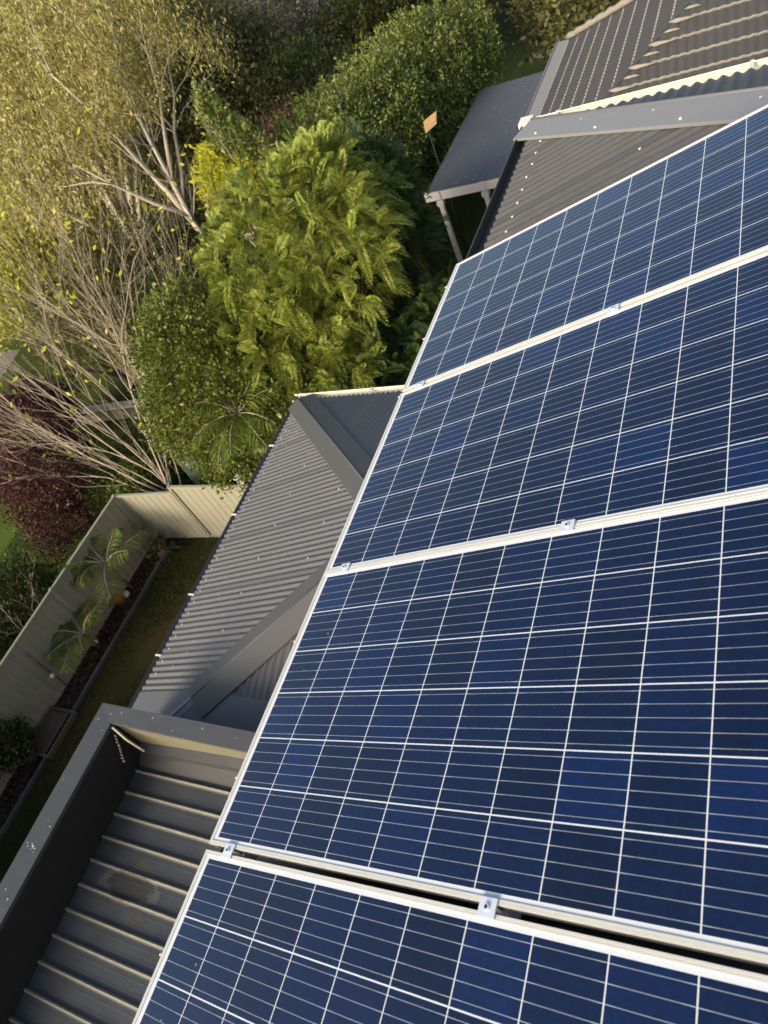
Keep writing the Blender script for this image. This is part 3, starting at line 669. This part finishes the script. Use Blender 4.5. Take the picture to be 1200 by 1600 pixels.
def bush(name, label, cat, base, blobs, mat, n=20000, size=0.06, asp=0.55, clump=0.22, per=30, bark='brown', group=None, zmin=-0.5, inner=0.15, r0=0.07, droop=0.0, spikes=0):
    """base (x,y); blobs in world coordinates (x,y,z,rx,ry,rz)"""
    t = thing(name, label, cat, (base[0], base[1], G), group)
    bl = [(b[0] - base[0], b[1] - base[1], b[2] - G, b[3], b[4], b[5]) for b in blobs]
    nc = max(4, n // per)
    P, d, Cc, cd = crown_pts(bl, nc, per, clump, zmin, inner)
    if spikes:
        # shoots that stand up out of the surface
        k = spikes; sel = rng.choice(len(Cc), k); L = rng.uniform(0.15, 0.45, k)
        up = unit(cd[sel] * 0.6 + np.array([0, 0, 1.0])); m = 22; tt_ = rng.random((k, m))
        SPt = (Cc[sel][:, None, :] + up[:, None, :] * (tt_ * L[:, None] + 0.05)[:, :, None] + rng.normal(0, 0.022, (k, m, 3))).reshape(-1, 3)
        P = np.concatenate([P, SPt]); d = np.concatenate([d, np.repeat(up, m, 0)])
    P[:, 2] = np.maximum(P[:, 2], 0.03)
    D = d * 0.7 + rng.normal(0, 0.75, P.shape) + np.array([0, 0, 0.25 - droop])
    sz = size * (0.45 + rng.random(len(P)) ** 1.6 * 1.3) * np.repeat(rng.uniform(0.75, 1.3, nc), per)[:len(P)] if not spikes else size * (0.45 + rng.random(len(P)) ** 1.6 * 1.3)
    quads('crown', leaf_quads(P, D, sz, asp), LM[mat], t)
    mb = MB(); random.seed(hash_(name, base))
    sel = rng.choice(len(Cc), min(14, len(Cc)), replace=False)
    limbs(mb, (0, 0, 0), [tuple(Cc[i] * np.array([.85, .85, .92])) for i in sel], r0)
    tw = rng.choice(len(Cc), min(60, len(Cc)), replace=False)
    for i in tw:
        a = Vector(Cc[i] * np.array([.75, .75, .85])); e = Vector(Cc[i] + cd[i] * 0.16 + np.array([0, 0, .05])); mb.tube([a, a.lerp(e, .5) + Vector((random.uniform(-.04, .04), random.uniform(-.04, .04), 0)), e], [0.012, 0.008, 0.003], 4, False)
    mb.build('trunk', MT[bark], t)
    return t
def hash_(n, b): return int(abs(b[0] * 131 + b[1] * 977 + len(n) * 31)) + 1
def frond_tree(name, label, base, blobs, mat, nfr, flen, trunk_r, tr_off=(0, 0), group=None, extra=None):
    t = thing(name, label, 'tree', (base[0], base[1], G), group)
    bl = [(b[0] - base[0], b[1] - base[1], b[2] - G, b[3], b[4], b[5]) for b in blobs]
    P, d, Cc, cd = crown_pts(bl, max(6, nfr // 9), 9, 0.07, -0.6, 0.2)
    n = len(P); L = flen * rng.uniform(0.5, 1.15, n)
    d0 = unit(np.repeat(cd, 9, 0) * 0.9 + rng.normal(0, 0.5, (n, 3)) + np.array([0, 0, 0.3]))
    m = 15; S_ = np.linspace(0.08, 1, m)
    side = unit(np.cross(d0, np.array([0, 0, 1.0]) + rng.normal(0, 0.35, (n, 3))))
    nor = unit(np.cross(side, d0))
    drop = rng.uniform(0.1, 0.6, n)
    out = []
    for k, s_ in enumerate(S_):
        base_p = P + d0 * (L * s_)[:, None] + np.array([0, 0, -1.0]) * (L * drop * s_ * s_)[:, None]
        pl = L * 0.25 * (math.sin(math.pi * min(1, 0.12 + s_ * 0.86)) ** 0.7)
        for sg in (-1, 1):
            dd = unit(side * sg + d0 * 0.75 + nor * 0.22 + np.array([0, 0, -0.18]) + rng.normal(0, 0.07, (n, 3)))
            wv = d0 * (L * 0.034)[:, None]
            tip = base_p + dd * pl[:, None]
            out.append(np.stack([base_p - wv, base_p + dd * (pl * .5)[:, None] - wv * 1.1, tip, base_p + dd * (pl * .5)[:, None] + wv * 1.1], 1))
    V = np.concatenate(out, 0)
    quads('crown', V, LM[mat], t)
    mb = MB(); random.seed(5)
    sel = rng.choice(len(Cc), min(26, len(Cc)), replace=False)
    limbs(mb, (tr_off[0], tr_off[1], 0), [tuple(Cc[i] * np.array([.7, .7, .86])) for i in sel[:12]], trunk_r, 0.5, 8, 0.05)
    mb.build('trunk', MT['redbark'], t)
    return t
def skeleton(mb, p, d, L, r, depth, spread, tips, up=0.25, kids=(2, 3), wob=0.085, minr=0.0026, seg=4, sides=5):
    pts = [p]; q = Vector(p); dd = Vector(d).normalized()
    for k in range(seg):
        dd = (dd + Vector((random.gauss(0, wob), random.gauss(0, wob), random.gauss(0, wob) + up * 0.08))).normalized()
        q = q + dd * (L / seg); pts.append(q.copy())
    r1 = max(minr, r * 0.62)
    mb.tube(pts, [r + (r1 - r) * k / seg for k in range(seg + 1)], sides if r > 0.012 else 4, False)
    if depth <= 0: tips.append((q.copy(), dd.copy())); return
    for k in range(random.randint(*kids) if depth > 1 else 2):
        e = Vector((random.gauss(0, 1), random.gauss(0, 1), random.gauss(0, 1))); e = (e - dd * e.dot(dd)).normalized()
        nd = (dd + e * spread * random.uniform(0.5, 1.2) + Vector((0, 0, up * 0.4))).normalized()
        i = seg if k == 0 else random.randint(max(1, seg - 2), seg)
        skeleton(mb, pts[i], nd, L * random.uniform(0.62, 0.86), r1 * random.uniform(0.7, 0.95), depth - 1, spread, tips, up, kids, wob, minr, seg, sides)
    if depth >= 2:
        for k in range(2):
            i = random.randint(1, seg - 1); e = Vector((random.gauss(0, 1), random.gauss(0, 1), random.gauss(0, .6))).normalized()
            skeleton(mb, pts[i], (dd + e * spread * 1.2).normalized(), L * 0.55, r1 * 0.5, max(0, depth - 3), spread, tips, up, kids, wob, minr, seg, sides)
def bare_tree(name, label, base, stems, mat, leafmat, nleaf, lsize, depth=4, spread=0.42, r=0.05, group=None, lasp=0.5, up=0.25):
    t = thing(name, label, 'tree', (base[0], base[1], G), group); mb = MB(); tips = []
    for (off, d, L) in stems: skeleton(mb, Vector(off), Vector(d), L, r, depth, spread, tips, up)
    mb.build('branches', MT[mat], t)
    if nleaf:
        T = np.array([tuple(a) for a, b in tips]); i = rng.choice(len(T), nleaf)
        P = T[i] + rng.normal(0, lsize * 1.3, (nleaf, 3)); D = rand_dirs(nleaf) + np.array([0, 0, -0.6])
        quads('leaves', leaf_quads(P, D, lsize * rng.uniform(0.6, 1.5, nleaf), lasp), LM[leafmat], t)
    return t
def palm(name, label, base, z0, nfr, L, mat='palm', stem_r=0.03, group=None, elev=(0.2, 1.3), wid=0.26):
    t = thing(name, label, 'palm', (base[0], base[1], G), group)
    mb = MB(); mb.tube([(0, 0, 0), (0.02, 0.01, z0 * .5), (0, 0, z0)], [stem_r * 1.3, stem_r, stem_r * .8], 8); mb.build('stem', MT['brown'], t)
    V = []; rs = MB()
    for f in range(nfr):
        az = 2.4 * f + rng.uniform(-.2, .2); el = rng.uniform(*elev); l = L * rng.uniform(0.75, 1.1)
        d = np.array([math.cos(az) * math.cos(el), math.sin(az) * math.cos(el), math.sin(el)]); m = 26
        s_ = np.linspace(0, 1, m); dr = rng.uniform(0.25, 0.6)
        pts = np.array([0, 0, z0]) + d * (l * s_)[:, None] + np.array([0, 0, -1]) * (l * dr * s_ ** 2)[:, None]
        rs.tube([tuple(p) for p in pts[::5]] + [tuple(pts[-1])], [0.010, .009, .008, .006, .004, .003, .002][:len(pts[::5]) + 1], 4)
        side = np.cross(d, [0, 0, 1]); side /= np.linalg.norm(side)
        for k in range(4, m):
            ll = l * wid * 1.5 * math.sin(math.pi * (0.1 + 0.88 * s_[k])) ** 0.6
            tan = pts[min(k + 1, m - 1)] - pts[k - 1]; tan /= np.linalg.norm(tan)
            for sg in (-1, 1):
                dd = side * sg * 0.8 + tan * 0.65 + np.array([0, 0, -0.12]) + rng.normal(0, .05, 3); dd /= np.linalg.norm(dd)
                wv = tan * 0.011
                mid = pts[k] + dd * ll * .5; tip = pts[k] + dd * ll + np.array([0, 0, -ll * .22])
                V.append([pts[k] - wv, mid - wv * 1.3, tip, mid + wv * 1.3])
    quads('fronds', np.array(V), LM[mat], t); rs.build('frond_stalks', MT['twig'], t)
    return t

# --- near trees
frond_tree('feathery_tree', 'large yellow green feathery tree overhanging the corner of the lower roof', (-6.42, -5.57),
    [(-6.42, -5.57, -3.15, 1.45, 1.45, 1.35), (-5.5, -5.75, -4.1, 1.05, 1.05, 1.0), (-6.6, -6.6, -3.5, 0.95, 0.95, 1.0), (-7.3, -5.4, -2.8, .95, .9, 1.0), (-5.0, -5.1, -4.5, .7, .7, .6), (-6.2, -6.6, -4.4, .9, .7, .8), (-8.3, -5.3, -3.3, .8, .7, .8)], 'feather', 5400, 0.44, 0.05)
frond_tree('feathery_tree', 'darker green feathery tree in shade between the panels and the pergola', (-7.6, -3.7),
    [(-7.0, -3.5, -5.4, 1.0, 0.9, .9), (-6.0, -3.2, -5.5, .9, .8, .8), (-7.8, -4.3, -5.9, .8, .8, .9), (-5.4, -4.2, -5.4, .9, .8, 0.9), (-8.9, -5.35, -3.5, .75, .65, .8), (-8.3, -4.9, -4.3, .7, .6, .7)], 'featherd', 3600, 0.50, 0.05)
bush('round_leaf_tree', 'dense dark green small leaved tree behind the beige fence', 'tree', (-4.75, -7.45),
    [(-4.75, -7.35, -3.9, 1.0, .95, 1.15), (-4.35, -7.9, -4.7, .8, .8, .9), (-4.6, -6.8, -4.5, .9, .8, 1.1), (-4.2, -7.2, -5.4, .7, .9, .9), (-5.4, -7.8, -3.6, .8, .8, .8)], 'box', 60000, 0.055, 0.6, 0.16, 26, zmin=-0.7)
bush('leafy_shrub', 'low green shrub between the dense tree and the corner of the lower roof', 'shrub', (-4.3, -5.7),
    [(-4.3, -5.75, -5.0, .7, .8, .8), (-4.6, -5.2, -5.4, .9, .9, .8)], 'box', 24000, 0.055, 0.6, 0.15, 26)
palm('palm', 'green palm with long arching fronds growing up through the dense tree', (-4.0, -6.45), 3.15, 16, 1.15, group=None, elev=(0.0, 1.2))
palm('young_palm', 'first young palm by the shaded fence with bright yellow green new fronds', (-2.25, -10.35), 0.95, 11, 1.15, group='young palms by the fence', elev=(0.3, 1.3))
palm('young_palm', 'second young palm by the shaded fence, dull green and nearer the house', (-0.85, -10.3), 0.55, 11, 1.0, 'palm', group='young palms by the fence', elev=(0.5, 1.35))
bush('yard_shrub', 'small dark shrub at the near end of the yard by the left edge', 'shrub', (1.45, -10.35), [(1.45, -10.4, -7.05, .36, .3, .45)], 'darkg', 7000, 0.05, 0.5, 0.1, 22)
bush('ferny_plant', 'small dark ferny plant in the mulch by the fence corner', 'plant', (-3.2, -10.1), [(-3.15, -10.05, -7.35, .2, .2, .2)], 'darkg', 160, 0.14, 0.25, 0.08, 12)
# bare trees
random.seed(21)
bare_tree('bare_tree', 'large bare tree with pale branches and a few yellow leaves behind the fence', (-4.2, -9.75),
    [((0, 0, 0), (-.14, -.2, 1), 2.2), ((0, 0, .9), (-.65, -.25, 1), 2.1), ((0, 0, .8), (.10, -.6, 1), 2.1), ((0.05, 0, .7), (.30, -.9, .9), 1.9), ((0, 0, 1.0), (-.4, -.6, 1), 2.2), ((-.1, 0, .6), (-.9, -.1, 1), 1.9), ((0, 0, .5), (0, -.95, .7), 1.8), ((0, 0, 1.1), (-.75, -.1, 1), 2.6), ((0, 0, 1.2), (-.45, -.35, 1.1), 2.7), ((0, 0, 1.0), (-.2, -.45, 1.1), 2.6), ((-.1, 0, 1.1), (-.9, -.35, 1), 2.5)],
    'twig', 'yellow', 300, 0.12, 4, 0.36, 0.021, lasp=0.45, up=0.15)
bare_tree('bare_tree', 'slender bare sapling with whitish twigs behind the dense green tree', (-7.3, -10.3),
    [((0, 0, 1.0), (-.15, -.1, 1), 2.1), ((0.2, 0, 1.2), (.25, -.5, 1), 2.0), ((0.2, 0, 1.4), (.12, -.4, 1), 2.2), ((-.2, .1, 1.2), (-.3, .25, 1), 1.5)], 'twig', 'yellow', 200, 0.13, 3, 0.32, 0.020, lasp=0.4)
# eucalypt with white limbs
t = thing('eucalypt', 'tall eucalypt with white limbs and golden foliage at the upper left', 'tree', (-12.3, -12.5, G))
mb = MB(); random.seed(12); tips = []
def W(x, y, z): return Vector((x + 12.3, y + 12.5, z - G))
limbset = [([(-12.3, -12.5, G), (-12.3, -12.5, -5.6), (-12.3, -12.62, -4.65), (-12.36, -12.56, -3.57), (-12.25, -12.4, -2.6), (-12.19, -12.26, -1.8), (-12.19, -12.17, -0.93), (-12.0, -12.3, 0.3)], .095, .022),
           ([(-12.3, -12.62, -4.65), (-12.31, -12.85, -3.75), (-12.13, -12.9, -2.97), (-11.9, -12.95, -2.1), (-11.65, -12.94, -1.38), (-11.3, -13.1, -.3)], .09, .02),
           ([(-12.36, -12.56, -3.57), (-12.5, -12.3, -2.88), (-12.6, -12.0, -2.2), (-12.67, -11.74, -1.69), (-12.9, -11.6, -.8)], .07, .02),
           ([(-12.3, -12.62, -4.2), (-12.7, -12.4, -3.5), (-12.9, -12.1, -2.6), (-13.22, -11.79, -1.92), (-13.5, -11.6, -1.1)], .06, .02),
           ([(-12.3, -12.6, -4.5), (-11.9, -13.1, -3.8), (-11.4, -13.5, -2.9), (-10.9, -13.8, -2.0)], .06, .02)]
for pts, ra, rb in limbset:
    P_ = [W(*p) for p in pts]; mb.tube(P_, [ra + (rb - ra) * k / (len(P_) - 1) for k in range(len(P_))], 8)
    for k in range(2, len(P_)):
        for j in range(3):
            e = Vector((random.gauss(0, 1), random.gauss(0, 1), 0.8 + random.random())).normalized()
            skeleton(mb, P_[k], e, random.uniform(.8, 1.3), rb * 0.9, 1, 0.5, tips, 0.2)
mb.build('trunk', MT['bark'], t)
T = np.array([tuple(a) for a, b_ in tips]); T = np.concatenate([T, T + rng.normal(0, .45, T.shape), T + rng.normal(0, .7, T.shape) + np.array([0, 0, .3])])
T = T[T[:, 2] > 5.7]
P = np.repeat(T, 110, 0) + rng.normal(0, 1, (len(T) * 110, 3)) * np.array([.22, .22, .26])
quads('crown', leaf_quads(P, rng.normal(0, .5, P.shape) + np.array([0, 0, -1.0]), 0.10 * rng.uniform(.6, 1.3, len(P)), 0.28), LM['gold'], t)
bush('golden_tree', 'golden foliaged tree filling the top left corner beyond the white limbed eucalypt', 'tree', (-15.5, -18.5),
    [(-14.5, -17.5, -1.6, 2.6, 2.6, 2.2), (-17.5, -19.5, -.6, 2.6, 2.6, 2.4), (-12.5, -16.0, -2.4, 1.8, 1.8, 1.6), (-16.5, -16.5, -1.0, 2.4, 2.4, 2.0)], 'gold', 80000, 0.11, 0.35, 0.30, 60, 'bark', droop=.8, zmin=-.8, r0=.14, inner=.3)

# yellow shrub and sapling
bush('yellow_shrub', 'bright yellow leaved shrub left of the feathery tree', 'shrub', (-10.0, -8.9), [(-10.0, -9.0, -3.0, .55, .6, .7), (-9.8, -8.4, -3.3, .6, .6, .6)], 'yellow', 9000, 0.09, 0.5, 0.18, 22, 'twig')
bush('sapling', 'slender upright sapling with pale small leaves above the yellow shrub', 'tree', (-10.1, -8.6), [(-10.1, -8.6, -2.2, .28, .28, .95), (-10.2, -8.2, -2.7, .35, .3, .6)], 'hedge', 4200, 0.08, 0.5, 0.14, 14, 'twig', r0=.03)
# hedge row
for i, (c_, r_, lab, n) in enumerate((((-11.9, -7.75, -4.35), 1.5, 'tall light green hedge bush at the left end of the hedge row', 46000), ((-13.6, -7.3, -4.4), 1.55, 'tall light green hedge bush in the middle of the hedge row, behind the tan board', 46000), ((-15.9, -7.0, -4.5), 1.65, 'tall light green hedge bush beside the far side of the pergola', 46000), ((-17.5, -6.4, -4.7), 1.4, 'tall light green hedge bush at the far end of the row, past the pergola', 40000))):
    x, y, z = c_
    bush('hedge_bush', lab, 'hedge', (x, y), [(x, y, z, r_, r_ * .8, r_), (x + .7, y - .2, z - 1.2, r_ * .9, r_ * .8, r_), (x - .6, y + .3, z + .2, r_ * .8, r_ * .7, r_ * .9)], 'hedge', n, 0.07, 0.5, 0.17, 26, group='light green hedge row', spikes=420)
# understory and background
BG = [
 ('dark_tree', 'broad dark green tree at the top centre behind the hedge row', (-25.5, -10.8), [(-25.5, -10.8, -4.9, 2.4, 2.4, 1.9), (-24.0, -12.0, -5.4, 2.0, 2.0, 1.7), (-27.5, -10.0, -5.0, 2.4, 2.2, 2.0), (-25.3, -9.1, -5.6, 1.8, 1.8, 1.5)], 'darkg', 42000, .12),
 ('silver_tree', 'silver grey leaved tree at the top left of centre', (-24.5, -15.5), [(-24.5, -15.5, -3.4, 2.1, 2.1, 2.4), (-25.5, -14.2, -4.4, 1.6, 1.6, 1.6)], 'silver', 26000, .10),
 ('olive_tree', 'hazy olive green tree right of the golden eucalypt foliage', (-19.8, -15.4), [(-19.8, -15.4, -3.3, 1.9, 1.9, 2.2), (-18.6, -14.6, -4.6, 1.8, 1.8, 1.9), (-21.3, -14.4, -4.4, 1.7, 1.7, 1.8)], 'olive', 42000, .12),
 ('dark_shrub', 'dark green mass behind the white trunk of the eucalypt', (-16.7, -15.0), [(-16.7, -15.0, -5.2, 1.9, 1.9, 1.9), (-15.2, -13.8, -5.9, 1.7, 1.7, 1.6)], 'olive', 24000, .11),
 ('pale_green_tree', 'pale yellow green tree at the far left edge', (-18.2, -23.0), [(-18.2, -23.0, -3.8, 2.6, 2.6, 2.2), (-15.5, -21.5, -5.0, 2.2, 2.2, 1.9), (-12.8, -21.0, -5.6, 2.0, 2.0, 1.7)], 'lime', 40000, .14),
 ('distant_tree', 'far golden tree behind the top left corner foliage', (-27, -29), [(-27, -29, -1.6, 4, 4, 4), (-32, -27, -2.0, 4, 4, 3.5), (-24, -33, -2.0, 4, 4, 3.5)], 'gold', 26000, .26),
 ('distant_tree', 'far olive tree in the gap at the top beside the silver tree', (-33, -23), [(-33, -23, -3.0, 4, 4, 3.2), (-37, -19, -3.6, 4, 4, 3.0)], 'olive', 22000, .24),
 ('distant_tree', 'far dark tree behind the hedge row beside the grassy slope', (-31.5, -8.0), [(-31.5, -8.0, -5.6, 1.8, 1.8, 1.7), (-33.5, -9.6, -5.0, 2.2, 2.2, 2.2)], 'darkg', 20000, .14),
 ('distant_tree', 'olive green tree directly above the tiled roof', (-21.5, -3.2), [(-21.5, -3.4, -4.9, 1.8, 1.7, 1.5), (-23.5, -3.3, -4.6, 2.0, 2.0, 1.9), (-19.6, -2.6, -5.0, 1.7, 1.4, 1.6)], 'olive', 26000, .12),
 ('brown_shrub', 'reddish brown twiggy shrub left of the hedge row', (-15.6, -10.8), [(-15.6, -10.8, -5.2, 1.2, 1.2, 1.5)], 'rust', 9000, .07),
 ('green_shrub', 'mid green shrub left of the hedge row in front of the dark tree', (-19.0, -11.6), [(-19.0, -11.6, -5.0, 1.9, 1.9, 1.8), (-17.3, -10.2, -5.6, 1.5, 1.5, 1.5)], 'darkg', 26000, .09),
 ('maroon_shrub', 'maroon leaved shrub behind the bare tree at the left edge', (-6.6, -15.4), [(-5.6, -15.6, -6.3, 1.1, 1.1, 1.0), (-6.6, -15.8, -6.3, .9, .9, .9)], 'maroon', 16000, .08),
 ('dark_shrub', 'dark shrub below the eucalypt behind the bare sapling', (-9.6, -12.2), [(-9.6, -12.2, -5.9, 1.3, 1.3, 1.3), (-8.4, -10.9, -6.2, 1.1, 1.1, 1.2), (-11.2, -11.2, -6.0, 1.3, 1.3, 1.3)], 'darkg', 30000, .08),
 ('olive_shrub', 'loose olive green thicket behind the bare branches', (-9.0, -14.6), [(-9.0, -14.6, -5.4, 1.5, 1.5, 1.5), (-11.5, -15.2, -5.2, 1.6, 1.6, 1.5)], 'olive', 26000, .08),
 ('dark_shrub', 'dark green undergrowth between the feathery tree and the yellow shrub', (-8.9, -7.9), [(-8.9, -7.9, -5.6, 1.3, 1.3, 1.4), (-9.4, -6.4, -6.0, 1.2, 1.2, 1.2), (-7.6, -8.9, -5.9, 1.2, 1.2, 1.3)], 'darkg', 34000, .07),
 ('maroon_bush', 'large dark maroon bush on the neighbouring lawn', (-3.9, -12.9), [(-3.9, -12.9, -6.3, 1.0, 1.0, 1.15), (-4.6, -13.7, -6.0, 1.0, 1.0, 1.2), (-3.2, -12.4, -6.8, .7, .7, .7)], 'maroon', 42000, .05),
 ('green_shrub', 'mixed green low shrub just behind the low fence section', (-4.9, -11.4), [(-4.7, -11.2, -7.1, .9, .7, .6), (-5.8, -11.9, -7.1, .9, .9, .5), (-4.1, -10.9+.0, -6.9, .5, .45, .55)], 'palm', 15000, .07),
 ('dark_shrub', 'dark leafy shrub with bare twigs behind the shaded fence at the left edge', (-1.1, -11.9), [(-1.1, -11.9, -6.5, .75, .75, .85), (-.2, -12.3, -6.6, .8, .8, .8)], 'darkg', 16000, .07),
]
for (nm, lab, base, blobs, mat, n, sz) in BG:
    bush(nm, lab, 'tree' if 'tree' in nm else 'shrub', base, blobs, mat, n, sz, 0.5, 0.28 if sz < .1 else 0.45, 34, 'brown', r0=0.09, inner=0.2)
random.seed(31)
bare_tree('twiggy_shrub', 'bare twigs standing above the dark shrub at the left edge', (-.75, -11.3), [((0, 0, .6), (.3, .15, 1), .7), ((0, 0, .6), (-.2, .35, 1), .7)], 'twig', 'lime', 0, .05, 3, .5, .014)

for (x, y, r_, zc, lab) in ((6.6, -8.4, 2.0, -5.4, 'unseen broad evergreen added to shade the yard, past the near end of the tray roof'), (12.5, -12.5, 2.6, -4.7, 'unseen broad evergreen added for shade beyond the fence past the near end of the yard'), (5.6, -12.4, 1.7, -5.3, 'smaller unseen evergreen added for shade outside the shaded fence beyond the near end of the yard')):  # unseen trees, added to cast shade over the yard
    bush('evergreen_tree', lab, 'tree', (x, y), [(x, y, zc, r_, r_, r_ * .8), (x + .8, y + .5, zc - .9, r_, r_, r_ * .8), (x - .5, y - .6, zc - 1.2, r_, r_, r_ * .8)], 'darkg', 26000, 0.16, 0.55, 0.4, 30)

# --- grass, mulch and litter
def litter(name, n, x0, x1, y0, y1, z, size, asp, up, mat, label=None, cat=None, keep=None):
    P = np.stack([rng.uniform(x0, x1, n), rng.uniform(y0, y1, n), np.full(n, z)], 1)
    if keep is not None: P = P[keep(P)]
    D = rng.normal(0, 1, P.shape) * np.array([1, 1, 0.15]) + np.array([0, 0, up])
    o = quads(name, leaf_quads(P, D, size * rng.uniform(.5, 1.4, len(P)), asp), mat); o['kind'] = 'stuff'
    if label: o['label'] = label
    if cat: o['category'] = cat
    return o
gm = leaf_mat("grass_blade", (0.020, 0.032, 0.006), (0.045, 0.060, 0.012), (0.085, 0.075, 0.026), 0.3)
mm_ = leaf_mat("mulch_chip", (0.020, 0.012, 0.008), (0.050, 0.028, 0.018), (0.12, 0.07, 0.04), 0.0)
patch = lambda P: (np.sin(P[:, 0] * 1.7 + np.sin(P[:, 1] * 2.1)) + np.sin(P[:, 1] * 2.9 + P[:, 0]) + rng.normal(0, .7, len(P))) > -0.9
litter('grass', 70000, -3.66, 3.2, -9.96, -6.6, G + 0.004, 0.055, 0.16, 1.1, gm, 'short patchy olive grass between the edging strip and the lower roof', 'grass', patch)
litter('mulch_chips', 9000, -3.66, 3.2, -10.57, -10.04, G + 0.016, 0.06, 0.4, 0.3, mm_, 'dark brown bark chips along the foot of the shaded fence', 'mulch')
litter('grass', 60000, -7.0, 1.0, -15.5, -10.8, G + 0.006, 0.08, 0.14, 1.2, leaf_mat("green_blade", (0.03, 0.05, 0.008), (0.07, 0.11, 0.018), (0.12, 0.15, 0.03), 0.3), 'longer green grass of the neighbouring lawn behind the shaded fence', 'grass')
# pale lichen and dust specks on the metalwork
def specks(name, par, pts, nrm, size):
    n = len(pts); P = np.array(pts, dtype=float); N_ = np.array(nrm, dtype=float); N_ = N_ / np.linalg.norm(N_)
    a = unit(np.cross(rand_dirs(n), N_)); c = np.cross(a, N_); sz = (size * rng.uniform(.4, 1.3, n))[:, None]
    V = np.stack([P + a * sz, P + c * sz * .7, P - a * sz * .8, P - c * sz], 1)
    o = quads(name, V, MT['lichen']); o['kind'] = 'stuff'; o.parent = par; return o
MT['lichen'] = plain("pale_lichen", (0.46, 0.45, 0.40), 0.9, 0.2, 30)
def onW(x, b_, X0=0): return (x, LY + b_ * CP - SP * 0.0125, LZ + b_ * SP + CP * 0.0125)
pts = [onW(LX0 + 0.35 + abs(rng.normal(0, .35)), max(.02, .12 + rng.normal(0, .16) + .2)) for _ in range(60)]
pts = [p for p in pts if (p[0] - LX0) * .95 > (p[1] - LY)]
specks('lichen_specks', lroof, pts, (0, -SP, CP), 0.012)
pts = [onW(rng.uniform(LX0 + .6, 1.2), rng.uniform(.05, 2.4)) for _ in range(70)]
pts = [p for p in pts if (p[1] - LY) < min(p[0] - LX0, LX1 - p[0]) - .4]
specks('lichen_specks', lroof, pts, (0, -SP, CP), 0.008)
pts = [(rng.uniform(1.78, 1.9), rng.uniform(-3.9, -2.3), -2.802) for _ in range(9)] + [(rng.uniform(1.8, 3.9), rng.uniform(-3.92, -3.76), -2.801) for _ in range(14)] + [(3.0 + rng.normal(0, .03), -3.82 + rng.normal(0, .02), -2.801) for _ in range(12)]
specks('lichen_specks', par, pts, (0, 0.04, 1), 0.007)
d_ = Vector((1, 1, TS)).normalized(); aw = d_.cross(NW).normalized(); aw = aw if aw.z < 0 else -aw
pts = [tuple(Vector((HX, 0, EZ)) + d_ * rng.uniform(.1, 3) + aw * rng.uniform(.02, .16) + NW * 0.0265) for _ in range(30)]
specks('lichen_specks', uroof, pts, tuple(NW), 0.006)
pts = [(rng.uniform(-16.5, -11.7), rng.uniform(-5.4, -3.2), PZ + 0.0135) for _ in range(80)]
specks('lichen_specks', pg.children[0], [(p[0], p[1], p[2]) for p in pts], (0, 0, 1), 0.02)
